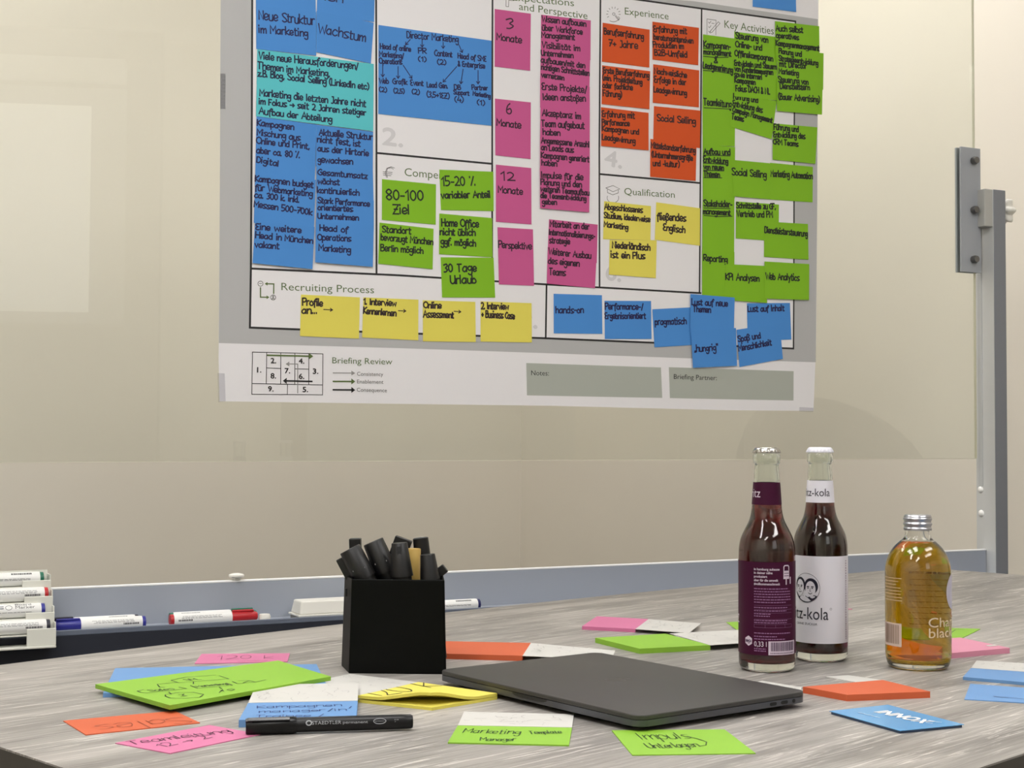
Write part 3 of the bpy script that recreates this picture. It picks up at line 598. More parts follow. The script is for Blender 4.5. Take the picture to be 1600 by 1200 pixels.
note('pink', on('pink', 'Akzeptanz im Team aufgebaut haben'), [(844.5, 167), (921.6, 177), (921.4, 222), (844, 214)], [('Akzeptanz im', 847.4, 180.5, 907, 186, 10), ('Team aufgebaut', 846.6, 197.5, 913, 201, 10), ('haben', 848.6, 210.5, 875, 212, 9)])
note('pink', on('pink', 'Angemessene Anzahl an Leads'), [(844, 213), (921.5, 221), (921.5, 272), (843.8, 264)], [('Angemessene Anzahl', 846, 223.5, 920.4, 230, 9), ('an Leads aus', 846, 234, 896, 238.5, 9), ('Kampagnen generiert', 845.7, 246.5, 920.4, 253.2, 9), ('haben', 846.6, 258, 870, 260, 9)])
note('pink', on('pink', 'Impulse für die Planung'), [(843.6, 262), (921.4, 270), (920.6, 331.8), (844, 325.3)], [('Impulse für die', 846.3, 277.5, 911, 281.5, 9.5), ('Planung und den', 845.3, 288.5, 908.6, 292.8, 9), ('weiteren Teamaufbau', 845, 299, 920.4, 305, 8.5), ('die Teamentwicklung', 845, 308.8, 915.6, 313.8, 8), ('geben', 847.6, 319, 869.6, 320, 8)])
note('pink', on('pink', 'Mitarbeit an der Internationalisierungsstrategie'), [(857.8, 342.5), (933.9, 351), (932.5, 411), (855.5, 405)], [('Mitarbeit an der', 859.7, 354, 920.6, 358.5, 9), ('Internationalisierungs-', 858.3, 366.5, 929.6, 373.2, 8.5), ('strategie', 858.7, 379.5, 890.3, 381.6, 9)])
note('pink', on('pink', 'Weiterer Ausbau des eigenen Teams'), [(855.8, 386), (932.5, 394), (929.6, 450.4), (854.3, 443)], [('Weiterer Ausbau', 857.4, 397.2, 923.3, 404, 9.5), ('des eigenen', 856.8, 411.5, 905, 416.4, 9.5), ('Teams', 858.7, 429.4, 883.6, 430.8, 10)])
note('orange', on('orange', 'Berufserfahrung 7+ Jahre'), [(941.6, 35.5), (1015, 46.4), (1014.6, 105.6), (940.4, 96.2)], [('Berufserfahrung', 944, 53, 1005.4, 61.5, 9.5), ('7+ Jahre', 951.7, 72, 996.5, 76, 10.5)])
note('orange', on('orange', 'Erfahrung mit beratungsintensiven Produkten'), [(1019.4, 33.8), (1092, 43.5), (1091, 102), (1019.4, 93)], [('Erfahrung mit', 1021.3, 49.5, 1073.3, 53, 9), ('beratungsintensiven', 1021.8, 61.6, 1083, 68, 8.5), ('Produkten im', 1020.6, 73.7, 1068.2, 76.2, 8.5), ('B2B-Umfeld', 1023, 86, 1073.8, 90, 9)])
note('orange', on('orange', 'Erste Berufserfahrung, Führung'), [(940.9, 102), (1015.8, 111.2), (1014.6, 170.6), (940, 162.6)], [('Erste Berufserfahrung', 942.6, 113.6, 1014.2, 122, 8.5), ('(min. Projektleitung', 942, 125, 1003.2, 132.2, 8.5), ('oder fachliche', 942, 137, 988.5, 140.8, 8.5), ('Führung)', 942.6, 150, 971.6, 152, 9)])
note('orange', on('orange', 'Nachweisliche Erfolge in der Leadgewinnung'), [(1020.6, 100.3), (1092.4, 110), (1092, 167.7), (1020, 160.5)], [('Nachweisliche', 1022.6, 115, 1073, 121.4, 9), ('Erfolge in der', 1022.3, 128.3, 1071.9, 133, 9), ('Leadgewinnung', 1021.8, 143.8, 1073, 149.4, 9)])
note('orange', on('orange', 'Erfahrung mit Performance Kampagnen'), [(939.2, 167.5), (1013.4, 176.4), (1013.4, 235), (939.2, 228)], [('Erfahrung mit', 940.9, 182, 991.6, 185, 9), ('Performance', 940.9, 194.5, 983.6, 197, 8.5), ('Kampagnen und', 941, 204.5, 998.4, 210, 8.5), ('Leadgewinnung', 941, 218, 992.3, 224.5, 8.5)])
note('orange', on('orange', 'Social Selling'), [(1021.8, 165.8), (1094.3, 172.8), (1093.6, 231.5), (1020.6, 222.5)], [('Social Selling', 1027, 188.5, 1086.6, 194, 10)])
note('orange', on('orange', 'Mittelstandserfahrung'), [(1016.3, 217), (1088.3, 226), (1087, 282.7), (1015.8, 276.2)], [('Mittelstandserfahrung', 1017.5, 231, 1086.4, 239, 9), ('(Unternehmensgröße', 1018.7, 245.3, 1082.2, 251, 8.5), ('und -kultur)', 1020.6, 259, 1061.7, 261, 8.5)])
note('yellow', on('yellow', 'Abgeschlossenes Studium'), [(944, 314.3), (1017, 322), (1016.3, 375.3), (942.3, 373.7)], [('Abgeschlossenes', 944.7, 327.3, 1004, 332.4, 9), ('Studium, idealerweise', 944, 340.2, 1015.5, 347, 8.5), ('Marketing', 944, 354.3, 981, 359, 8.5)])
note('yellow', on('yellow', 'fließendes Englisch'), [(1025.3, 316), (1093.8, 325.4), (1093.5, 384), (1023, 374.5)], [('fließendes', 1027, 343.6, 1071.4, 345.6, 11), ('Englisch', 1036.4, 359.4, 1070, 364, 10)], w=1.6)
note('yellow', on('yellow', 'Niederländisch ist ein Plus'), [(952.6, 374.8), (1026, 375.3), (1024.7, 434.6), (951.4, 429)], [('Niederländisch', 957, 387.2, 1015.5, 391.6, 10), ('ist ein Plus', 954.9, 402.4, 1007.3, 404.6, 10)], w=1.6)
G_ = 'green'
note(G_, on(G_, 'Kampagnenmanagement & Leadgenerierung'), [(1098.4, 53.7), (1150, 60.5), (1149, 146), (1097.5, 139)], [('Kampagnen-', 1099.8, 73.8, 1141.5, 77.5, 9.5), ('management', 1099.8, 84.5, 1142.5, 88, 8.5), ('&', 1116, 98, 1121, 98.4, 7.5), ('Leadgenerierung', 1098.5, 106.3, 1144.8, 114, 9.5)], [[(1099, 75.6), (1115, 77.2)], [(1099, 88), (1120, 90), (1138, 89.5)], [(1099, 110), (1120, 111.5), (1143, 115.5)]])
note(G_, on(G_, 'Teamleitung'), [(1097.5, 139), (1149, 146), (1148, 229), (1098, 226)], [('Teamleitung', 1100, 163.8, 1143, 168, 10.5)], [[(1100, 168.4), (1142, 170.5)]])
note(G_, on(G_, 'Aufbau und Entwicklung von neuen Themen'), [(1098, 225), (1148.5, 230), (1148, 310), (1098, 307)], [('Aufbau und', 1100, 240.4, 1141.3, 242, 8.5), ('Entwicklung', 1099.2, 253, 1137.4, 256, 8.5), ('von neuen', 1100, 264.3, 1130.7, 265.5, 8), ('Themen', 1100.3, 276, 1124.4, 277, 9)], [[(1099, 242.5), (1141, 243.6)], [(1099, 254.8), (1137, 257.2)], [(1100, 266.3), (1131, 267)], [(1100, 277.6), (1128, 278)]])
note(G_, on(G_, 'Stakeholdermanagement'), [(1098, 307), (1147.5, 310), (1147, 394), (1097.2, 391)], [('Stakeholder-', 1100, 322, 1144, 324, 9.5), ('management', 1099, 334, 1141.3, 336.4, 8.5)], [[(1100, 325), (1141, 326)], [(1100, 336.6), (1120, 338.5), (1144, 338)]])
note(G_, on(G_, 'Führung und Entwicklung des Campaign Management Teams'), [(1144.8, 146), (1213.4, 158), (1205.7, 217.5), (1140.6, 197.4)], [('Führung und', 1146, 154, 1184.3, 160.5, 8), ('Entwicklung des', 1144.8, 165.2, 1191, 176, 9), ('Campaign Management', 1144.8, 174.5, 1206.4, 192, 8), ('Teams', 1143.4, 185.8, 1161.6, 190, 8.5)])
note(G_, on(G_, 'Steuerung von Online- und Offlinekampagnen'), [(1147.3, 49.4), (1212, 57.6), (1214, 104), (1147, 96)], [('Steuerung von', 1149.8, 60, 1200, 66.6, 9.5), ('Online- und', 1149.6, 73.2, 1190.8, 79, 9), ('Offlinekampagnen', 1148.4, 87.2, 1207.6, 95.6, 9)])
note(G_, on(G_, 'Entwickeln und Steuern von Kundenkampagnen'), [(1146.8, 95), (1214, 104), (1213.8, 157), (1147.3, 150.4)], [('Entwickeln und Steuern', 1147.8, 102, 1213.2, 108.3, 8), ('von Kundenkampagnen', 1148.2, 111, 1207.6, 117, 8), ('sowie internen', 1147.8, 119.6, 1190, 124.4, 8), ('Kampagnen', 1148.2, 128.6, 1180.2, 132.6, 8), ('Fokus DACH & NL', 1149.8, 142, 1202.8, 147, 9)])
note(G_, on(G_, 'Auch selbst operatives Kampagnenmanagement'), [(1211, 33), (1280, 41), (1280.6, 104), (1212, 96)], [('Auch selbst', 1212.6, 48, 1254.6, 51.2, 9), ('operatives', 1213, 58.8, 1247.9, 62.2, 8), ('Kampagnenmanagement', 1212.6, 71, 1280, 79.6, 8.5)])
note(G_, on(G_, 'Planung und Strategieentwicklung mit Director Marketing'), [(1214, 74.5), (1286.8, 83.3), (1286.2, 140.4), (1215, 131.5)], [('Planung und', 1217.2, 83, 1252.7, 88.6, 8), ('Strategieentwicklung', 1217.2, 94.4, 1278, 102.4, 8), ('mit Director', 1218.2, 103.9, 1260.3, 107, 8.5), ('Marketing', 1217.2, 114.4, 1247.9, 118.6, 8)])
note(G_, on(G_, 'Steuerung von Dienstleistern'), [(1213.5, 120), (1285.3, 129), (1284.3, 179.2), (1213.8, 173.4)], [('Steuerung von', 1216.3, 128, 1262.8, 132, 8.5), ('Dienstleistern', 1219.1, 138.3, 1265, 140.7, 8.5), ('(Bauer Advertising)', 1216.8, 155, 1280.8, 159.8, 9)])
note(G_, on(G_, 'Führung und Entwicklung des CRM Teams'), [(1207.6, 192.6), (1277, 198.9), (1274, 256), (1207.2, 249.4)], [('Führung und', 1209.4, 202.2, 1247.9, 206, 8.5), ('Entwicklung des', 1208.8, 214, 1258, 216.8, 8.5), ('CRM Teams', 1208.4, 225, 1246.9, 228.8, 8)])
note(G_, on(G_, 'Social Selling'), [(1142.5, 249.6), (1204.5, 255.2), (1202.7, 311.5), (1146.4, 306.8)], [('Social Selling', 1144, 273, 1197.5, 278, 10.5)])
note(G_, on(G_, 'Marketing Automation'), [(1203.2, 254.3), (1270, 260.6), (1269.6, 316.2), (1202.7, 311.7)], [('Marketing Automation', 1204.3, 275.6, 1269.4, 279.6, 9.5)])
note(G_, on(G_, 'Schnittstelle zu GF, Vertrieb und PM'), [(1149.8, 314.7), (1217, 319.6), (1216.6, 377), (1149.6, 372.5)], [('Schnittstelle zu GF,', 1151, 324.8, 1211.7, 327, 8.5), ('Vertrieb und PM', 1151.8, 338.3, 1207.2, 339.6, 9)])
note(G_, on(G_, 'Dienstleistersteuerung'), [(1194.2, 346), (1262.4, 350), (1263.3, 405.8), (1193.7, 401.3)], [('Dienstleistersteuerung', 1195, 363.4, 1261.5, 369.6, 9.5)])
note(G_, on(G_, 'Reporting'), [(1097, 391), (1147.5, 394), (1147, 471), (1097, 462)], [('Reporting', 1099.4, 407.2, 1136.3, 410.2, 9.5)])
note(G_, on(G_, 'KPI Analysen'), [(1133.4, 412.6), (1195.5, 415.5), (1198.7, 473.3), (1131.5, 468.8)], [('KPI Analysen', 1134, 437.3, 1186.3, 439.6, 10)])
note(G_, on(G_, 'Web Analytics'), [(1194.6, 408.5), (1264.4, 412.6), (1263.9, 468.8), (1194.8, 466.6)], [('Web Analytics', 1196.6, 436.4, 1248.6, 438.4, 10)])
note('blue', on('blue', 'hands-on'), [(865, 459), (940.5, 461.2), (941.2, 521.7), (865.3, 520.8)], [('hands-on', 868.7, 489.2, 911.7, 488.8, 10)])
note('blue', on('blue', 'Performance-/Ergebnisorientiert'), [(944.5, 470), (1017.2, 470.3), (1018, 529.7), (945, 529.7)], [('Performance-/', 945.8, 483.3, 1005, 483.5, 9.5), ('Ergebnisorientiert', 945.5, 498, 1009, 497.6, 9)])
note('blue', on('blue', 'pragmatisch'), [(1019.2, 483.3), (1093, 479.5), (1095, 538.2), (1022.5, 542.8)], [('pragmatisch', 1023.8, 507.4, 1072.5, 506.2, 10)])
note('blue', on('blue', 'Lust auf neue Themen'), [(1078.7, 459.3), (1147.9, 465), (1146.6, 520), (1078.4, 522)], [('Lust auf neue', 1081, 475.9, 1137, 478.6, 9.5), ('Themen', 1083.6, 487, 1110.2, 488.4, 9)])
note('blue', on('blue', 'hungrig'), [(1079.5, 517), (1149.8, 512.5), (1151.6, 571.6), (1082.8, 574.8)], [('„hungrig"', 1085.4, 549.4, 1121.6, 547.6, 10)])
note('blue', on('blue', 'Lust auf Inhalt'), [(1167, 474), (1234.2, 473.3), (1236.5, 530.5), (1168.2, 533)], [('Lust auf Inhalt', 1168.9, 487, 1225.4, 485.4, 9)])
note('blue', on('blue', 'Spaß und Menschlichkeit'), [(1150.7, 515.3), (1218.4, 504.8), (1223.2, 560.8), (1155.4, 573.4)], [('Spaß und', 1153.7, 534, 1188.7, 528.4, 9), ('Menschlichkeit', 1154.5, 548.5, 1205.8, 539, 9)])
note('yellow', on('yellow', 'Profile an...'), [(470.3, 460.2), (562.3, 464.6), (560.8, 529.2), (468.8, 525)], [('Profile', 472.8, 477, 503.9, 478.4, 11), ('an...', 472.2, 489.5, 495.6, 490.2, 11)], arr(505.8, 483.6, 519.5, 484.2, 4), w=1.6)
note('yellow', on('yellow', '1. Interview Kennenlernen'), [(567.7, 464.6), (653.7, 468.2), (653.5, 531.8), (565.8, 527.3)], [('1. Interview', 568.4, 475.2, 618.7, 478.4, 9.5), ('Kennenlernen', 568, 489.8, 618.7, 494, 9.5)], arr(622.4, 485.5, 634, 486, 4), w=1.6)
note('yellow', on('yellow', 'Online Assessment'), [(660.5, 469), (742.6, 471.7), (743.4, 534.4), (660.9, 533.3)], [('Online', 662.3, 481, 689.3, 481.8, 9.5), ('Assessment', 661.6, 495.5, 708.7, 496.9, 10)], arr(709.5, 486.4, 720, 487.3, 4), w=1.6)
note('yellow', on('yellow', '2. Interview + Business Case'), [(750.9, 470.8), (830.5, 473.7), (831, 535.1), (750.9, 533.7)], [('2. Interview', 752.2, 482.4, 794.7, 483.4, 9.5), ('+ Business Case', 752.6, 495.5, 803.9, 498.4, 10)], w=1.6)
note('blue', 'blank blue sticky note cut off at the top right, above the green ones', [(1176, -45), (1243, -35), (1244, 18.8), (1176, 10.3)], [])

# ================================================================== THINGS IN THE PEN TRAY
def sb_(x, y=960, off=0.05): return bs(x, y, off)[0]
def marker(label, s_plug, s_dir, off, z, colr, rgb, r=0.0095, L=0.138, group='whiteboard markers', face=None, lettering='fine'):
    # s_plug = board position of the coloured end plug, s_dir = direction from plug towards the cap
    A = BP(s_plug, z, off); d = BD * s_dir
    t = thing('board_marker', label, 'marker', BP(s_plug + s_dir * L / 2, z - r, off), group)
    cm = mat('marker_' + colr, rgb, rough=0.35)
    link('end_plug', G().tube([(0, r * .55), (0.15, r * .92), (1, r * .95)], A, A + d * 0.006, 28), cm, t, smooth=40)
    link('barrel', G().tube([(0, r * .96), (0.03, r), (0.97, r), (1, r * .94)], A + d * 0.006, A + d * (L * .70), 32), mat('marker_white', (236, 236, 234), rough=0.35), t, smooth=40)
    c0 = A + d * (L * .70); cp_ = link('cap', G().tube([(0, r * .93), (0.08, r * .95), (0.9, r * .82), (1, r * .6)], c0, A + d * L, 28), cm, t, smooth=40)
    g = G(); vv = (BN * 0.3 + Z).normalized(); g.box(c0 + d * 0.018 + vv * (r * 1.02), d * 0.017, BN.cross(vv) * 0 + BD.cross(vv).normalized() * 0.002, vv * 0.0014); link('clip', g, cm, cp_, bevel=0.0005)
    # printed lettering, wrapped on the side that faces the room
    g = G(); dirx = BD * (1 if s_dir > 0 else -1)
    def P(u, a): # u metres along the barrel from the plug, a angle from horizontal-front
        return A + d * u + (BN * math.cos(a) + Z * math.sin(a)) * (r + 0.0002)
    def bar(u0, u1, a0, a1):
        n = max(1, int(abs(a1 - a0) / 0.12))
        for k in range(n):
            b0 = a0 + (a1 - a0) * k / n; b1 = a0 + (a1 - a0) * (k + 1) / n
            g.add([P(u0, b0), P(u1, b0), P(u1, b1), P(u0, b1)], [(0, 1, 2, 3)])
    rr = random.Random(label)
    if lettering == 'fine':
        for a in (0.62, 0.42, 0.26):
            u = 0.016 + rr.random() * .004
            while u < 0.075:
                w_ = 0.002 + rr.random() * 0.006; bar(u, u + w_, a, a + 0.05); u += w_ + 0.0012
        u = 0.012
        while u < 0.034: w_ = 0.0005 + rr.random() * 0.0012; bar(u, u + w_, -0.15, 0.14); u += w_ + 0.0006
    if lettering == 'bar_top':
        u = 0.018
        while u < 0.046: w_ = 0.0006 + rr.random() * 0.0014; bar(u, u + w_, 0.75, 1.05); u += w_ + 0.0006
        for a in (0.1, -0.05):
            u = 0.02
            while u < 0.08: w_ = 0.002 + rr.random() * 0.006; bar(u, u + w_, a, a + 0.05); u += w_ + 0.0012
    if lettering == 'board':
        for tx, a, u0, u1 in (('Board', 0.92, 0.042, 0.020), ('Marker', 0.42, 0.042, 0.015)):
            v, f = type_mesh(tx); x0 = min(p[0] for p in v); x1 = max(p[0] for p in v)
            g.add([P(u0 + (p[0] - x0) / (x1 - x0) * (u1 - u0), a + p[1] * 0.62) for p in v], f)
        lp = [P(0.051 + 0.0045 * math.cos(q), 0.62 + 0.33 * math.sin(q)) for q in [2 * math.pi * i / 20 for i in range(21)]]; ribbon(g, lp, 0.0006, (BN * .8 + Z * .6).normalized())
        for a in (0.75, 0.45): bar(0.058, 0.066, a, a + 0.12)
        for a in (-0.12,): 
            u = 0.02
            while u < 0.08: w_ = 0.002 + rr.random() * 0.006; bar(u, u + w_, a, a + 0.05); u += w_ + 0.0012
    link('printed_lettering', g, mat('print_marker', (40, 40, 46), rough=0.5), t)
    return t
FZ = TZ0 - 0.002                                   # floor of the tray
marker('blue-capped whiteboard marker lying in the tray beside the marker rack', sb_(227), -1, 0.052, FZ + 0.0096, 'blue', (44, 46, 140))
marker('black-capped whiteboard marker lying behind the blue one in the tray', sb_(216, 960, 0.03), -1, 0.031, FZ + 0.0096, 'black', (34, 34, 48), lettering='bar_top')
marker('red-capped whiteboard marker lying in the middle of the tray', sb_(264), 1, 0.052, FZ + 0.0096, 'red', (182, 32, 40))
marker('green-capped whiteboard marker lying behind the red one in the tray', sb_(264, 960, .03), 1, 0.031, FZ + 0.0096, 'green', (22, 104, 80), lettering='bar_top')
marker('white whiteboard marker half hidden behind the black pen holder', sb_(748, 950), -1, 0.052, FZ + 0.0096, 'blue_dark', (36, 38, 90), lettering='bar_top')
mg = sb_(412, 965)
link_m = link('magnet', G().tube([(0, 0.009), (0.7, 0.0095), (1, 0.008)], BP(mg, FZ + 0.0001, 0.055), BP(mg, FZ + 0.012, 0.055), 28), white_pl, smooth=40)
tag(link_m, 'small white round magnet lying beside the red marker in the tray', 'magnet', 'white magnets')
mg = bs(370, 896, 0.0)[0]
g = G().lathe([(0.006, 0), (0.0065, 0.003), (0.0115, 0.0045), (0.0125, 0.0065), (0.0115, 0.009), (0.006, 0.0105)], BP(mg, TZ1, -0.002), 32)
tag(link('magnet', g, white_pl, smooth=50), 'white domed magnet sitting on the top edge of the pen tray', 'magnet', 'white magnets')
# eraser
e0, e1 = sb_(460, 962, 0.05), sb_(590, 955, 0.05)
t = thing('board_eraser', 'white plastic whiteboard eraser lying in the tray left of the pen holder', 'eraser', BP((e0 + e1) / 2, FZ, 0.045))
def frust(c, hx, hy, h, k):
    g = G(); a = [c + BD * sx * hx + BN * sy * hy for sx, sy in ((-1, -1), (1, -1), (1, 1), (-1, 1))]; b_ = [c + BD * sx * hx * k[0] + BN * sy * hy * k[1] + Z * h for sx, sy in ((-1, -1), (1, -1), (1, 1), (-1, 1))]
    g.rings([a, b_]); return g
ec = BP((e0 + e1) / 2, FZ, 0.045)
link('felt_pad', frust(ec, (e1 - e0) / 2 - .003, 0.024, 0.006, (1, 1)), mat('felt_grey', (150, 148, 144), rough=0.95), t)
link('base_rim', frust(ec + Z * 0.006, (e1 - e0) / 2, 0.026, 0.003, (1, 1)), white_pl, t, bevel=0.001)
link('grip_body', frust(ec + Z * 0.009, (e1 - e0) / 2 - 0.003, 0.023, 0.021, (0.95, 0.82)), white_pl, t, bevel=0.0025, segs=3)

# four-tier marker rack
rack = thing('marker_rack', 'white plastic four-tier marker rack hooked on the left of the tray', 'rack', BP(0.3, LZ, 0.1))
sL = bs(-60, 980, 0.1)[0]
tiers = []
RMK = 0.0102
for k, (xr, yt, yb, xl, xm, ya, colr, rgb, let) in enumerate(((88, 981, 1008, 42, 78, 977.5, 'black', (34, 34, 48), 'fine'), (85.5, 956, 981, 40, 70, 952.5, 'blue', (44, 46, 140), 'board'),
                                                             (83, 931, 956, 38, 75, 927.5, 'red', (182, 32, 40), 'fine'), (80, 906, 931, 35, 68, 903.5, 'green', (22, 104, 80), 'bar_top'))):
    o = 0.115 - 0.014 * k; om = o - 0.0135
    sr, zt = bs(xr, yt, o); sl, _ = bs(xl, yt, o); _, zb = bs(xr, yb, o); sm, zm = bs(xm, ya, om); zf = zm - RMK - 0.0003
    link('front_clip', trayslab(G(), sl, sr, zb, zt, o - 0.002, o), mat('rack_plastic', (228, 228, 218), rough=0.45), rack, bevel=0.0009)
    link('side_wall', trayslab(G(), sr - 0.002, sr, zf, zm + 0.006, o - 0.027, o - 0.002), MATS['rack_plastic'], rack, bevel=0.0007)
    link('shelf', trayslab(G(), sL, sr - 0.001, zf - 0.0014, zf, o - 0.027, o - 0.002), MATS['rack_plastic'], rack)
    link('back_wall', trayslab(G(), sL, sr - 0.001, zf - 0.0014, zm + RMK + 0.001, o - 0.0285, o - 0.027), MATS['rack_plastic'], rack)
    if k == 0: link('drip_rim', trayslab(G(), sL, sr, zb - 0.0035, zb, o - 0.027, o + 0.002), MATS['rack_plastic'], rack, bevel=0.001)
    wh = ['lowest', 'third', 'second', 'topmost'][k]
    marker(f'{wh} whiteboard marker in the white rack, with {colr} end plug', sm, -1, om, zm, colr, rgb, r=RMK, lettering=let)

# ================================================================== THINGS ON THE TABLE
def quadT(px, h): return [T(x, y, h) for x, y in px]
paper_side = {}
def pmat(c):
    return mat('pad_' + c, {'blue': (100, 144, 194), 'green': (134, 182, 50), 'pink': (202, 112, 152), 'orange': (198, 90, 50), 'yellow': (220, 208, 90), 'white': (200, 198, 193), 'pinklight': (210, 138, 162), 'card': (98, 160, 212)}[c], rough=0.6, noise=0.012, nscale=30)
def block(px, h, z0=0.0, cut=0.0):
    top = quadT(px, h); g = G(); bot = [V3((p.x, p.y, ZT + z0)) for p in top]
    # counter-clockwise from above
    if ((top[1] - top[0]).cross(top[2] - top[1])).z < 0: top = top[::-1]; bot = bot[::-1]
    g.rings([bot, top]); return g
def scribble(g, px, h, n, seed, w=0.0006):
    # fine grey sketch marks printed on the white cover: short loose curves inside the quad
    r = random.Random(seed); q = quadT(px, h)
    def at(u, v): return q[0] * (1 - u) * (1 - v) + q[1] * u * (1 - v) + q[2] * u * v + q[3] * (1 - u) * v
    for i in range(n):
        u, v = r.uniform(.06, .88), r.uniform(.1, .86); a = r.uniform(0, 6.28); p = [at(u, v)]
        for k in range(r.randint(3, 8)):
            a += r.uniform(-1.1, 1.1); u2 = u + math.cos(a) * .018; v2 = v + math.sin(a) * .035
            if .03 < u2 < .97 and .05 < v2 < .95: u, v = u2, v2; p.append(at(u, v))
        if len(p) > 2: ribbon(g, p, w * r.uniform(.5, 1.5), Z)
sk = mat('print_sketch', (172, 170, 167), rough=0.6)
PADG = 'sticky note pads and notes on the table'
def pad(label, colr, px, h, z0=0.0, covers=(), texts=(), strokes=(), ink=(30, 40, 30), cat='sticky notes', name='note_pad', coverh=None, dashes=()):
    q = quadT(px, h); c = sum(q, V3()) / 4; c.z = ZT + z0
    t = thing(name, label, cat, c, PADG)
    link('note_block' if h - z0 > 0.0015 else 'note_sheet', block(px, h, z0), pmat(colr), t)
    for i, cq in enumerate(covers):
        hh = (coverh or h) + 0.0003
        cg = G(); top = quadT(cq, hh)
        if ((top[1] - top[0]).cross(top[2] - top[1])).z < 0: top = top[::-1]
        cg.prism([p - Z * 0.0004 for p in top], Z * 0.0004); cv = link('cover_sheet', cg, pmat('white'), t)
        g = G(); scribble(g, cq, hh + 0.0002, 26, label + str(i)); link('sketch_print', g, sk, cv)
    g = G()
    for tx, x0, y0, x1, y1, cap in texts: write(g, tx, T(x0, y0, h + .0004), T(x1, y1, h + .0004), cap, Z, 0.00095, jit=0.6)
    for s in strokes: ribbon(g, [T(x, y, h + .0004) for x, y in s], 0.0010, Z)
    if g.v: link('handwriting', g, mat('ink_table_%d_%d' % ink[:2], ink, rough=0.6), t)
    return t
pad('pink sticky note with faint writing lying behind the blue and green pads', 'pink', [(315, 1021.6), (453, 1020.6), (449, 1033.6), (304, 1036.6)], 0.0008, name='sticky_note', texts=[('120 k', 338, 1030, 425, 1028.5, .026)], strokes=[[(372, 1033.5), (395, 1032), (418, 1032.3)]], ink=(110, 40, 70))
pad('blue sticky pad under the green one at the left of the table', 'blue', [(180, 1044), (494.5, 1037.5), (512, 1073), (161, 1083)], 0.0042, coverh=0.004)
tg = [(149, 1069), (265.6, 1102), (517, 1057), (435, 1032)]
def g2(pts): return [((x / 5.333 + 80), (y / 5.333 + 1000)) for x, y in pts]
pad('large lime green pad with hand-drawn organisation chart, on top of a blue pad', 'green', tg, 0.0085, 0.0044, ink=(20, 34, 14),
    strokes=[g2([(715, 423), (745, 435), (800, 440), (1130, 405), (1065, 392)]), g2([(720, 423), (770, 412)]), g2([(885, 370), (905, 392), (945, 395)]), g2([(880, 367), (1050, 352)]), g2([(1000, 335), (1060, 355), (1480, 322), (1400, 297)]), g2([(1000, 333), (1120, 308), (1370, 292)]),
             g2([(1160, 378), (1220, 402), (1510, 375), (1455, 357)]), g2([(1400, 393), (1425, 405)]), g2([(980, 432), (1000, 450)]), g2([(1185, 348), (1185, 365)]), g2([(1400, 437), (1430, 412)]), g2([(1408, 415), (1440, 425)]), g2([(1465, 412), (1500, 405), (1530, 411), (1500, 421), (1465, 414)]),
             g2([(955, 470), (950, 455), (1040, 438), (1180, 434), (1270, 452), (1240, 475), (1110, 486), (990, 482), (950, 466)]), g2([(1060, 455), (1110, 448), (1090, 460), (1135, 464), (1080, 470)]),
             g2([(1510, 345), (1550, 362), (1700, 350), (1790, 330)]), g2([(1560, 340), (1640, 335)]), g2([(1600, 356), (1650, 336), (1700, 350)])],
    texts=[('Sales', *g2([(825, 428)])[0], *g2([(1030, 410)])[0], .010), ('SPL', *g2([(1130, 340)])[0], *g2([(1250, 328)])[0], .010), ('Marketing', *g2([(1225, 392)])[0], *g2([(1465, 368)])[0], .009)])
pad('orange sticky note with "Sales" written upside down', 'orange', [(98.8, 1126), (273, 1110.6), (312.5, 1129), (134, 1147.8)], 0.0008, name='sticky_note', texts=[('Sales', 283, 1119.5, 147, 1133.5, .030)], ink=(150, 62, 30))
pad('bright pink sticky note with handwritten team line at the front left', 'pink', [(180, 1160.7), (327.5, 1132.8), (407, 1147), (265.6, 1176.8)], 0.0008, name='sticky_note', texts=[('Teamleitung', 207, 1163, 362, 1143.5, .015), ('12 > 2', 256, 1167, 331, 1152, .013)], ink=(70, 26, 56))
# white cover under the blue pad and the yellow pad with lifted upper half
pad('blue sticky pad with white sketch cover and handwriting, behind the black pen', 'blue', [(388, 1098), (559, 1094.6), (556.5, 1121), (373, 1125)], 0.0064, covers=[[(400, 1070), (560, 1067), (559, 1094.6), (388, 1098)]], texts=[('Kampagnen', 402, 1106.5, 533, 1103, .014), ('manager/in', 405, 1113.5, 541, 1110, .012), ('Trainee /', 400, 1121, 505, 1119, .012)], strokes=[[(546, 1106), (549, 1103.5)]], ink=(40, 60, 120))
yp = [(559, 1087.5), (653.8, 1065.6), (777, 1083), (674.7, 1100)]
q = quadT(yp, 0.006); c = sum(q, V3()) / 4; c.z = ZT
yt = thing('note_pad', 'yellow sticky pad with "120 k" written on it and its top half lifting', 'sticky notes', c, PADG)
base_q = [V3((p.x, p.y, ZT)) for p in q]
link('note_block', G().rings([base_q[::-1], [p + Z * 0.0028 for p in base_q[::-1]]]), pmat('yellow'), yt)
N_ = 14; vs = []; fs = []
def ylift(u, v):   # u: left->front edge, v: left->back edge ; corners: 0 left, 1 back, 2 right, 3 front
    p = base_q[0] * (1 - u) * (1 - v) + base_q[1] * (1 - u) * v + base_q[2] * u * v + base_q[3] * u * (1 - v)
    dd = math.hypot((1 - u) * 1.0, v * 1.1); k = max(0, 1 - dd / 0.78); k = k * k * (3 - 2 * k)
    kk = max(0, (1 - v) ** 3) * 0.0012 * (1 - abs(u - .5))
    return p + Z * (0.0032 + 0.0085 * k + kk) + (base_q[1] - base_q[3]) * 0.06 * k
for lay in (0, 1):
    for i in range(N_ + 1):
        for j in range(N_ + 1): vs.append(ylift(i / N_, j / N_) + Z * (0.0028 * lay))
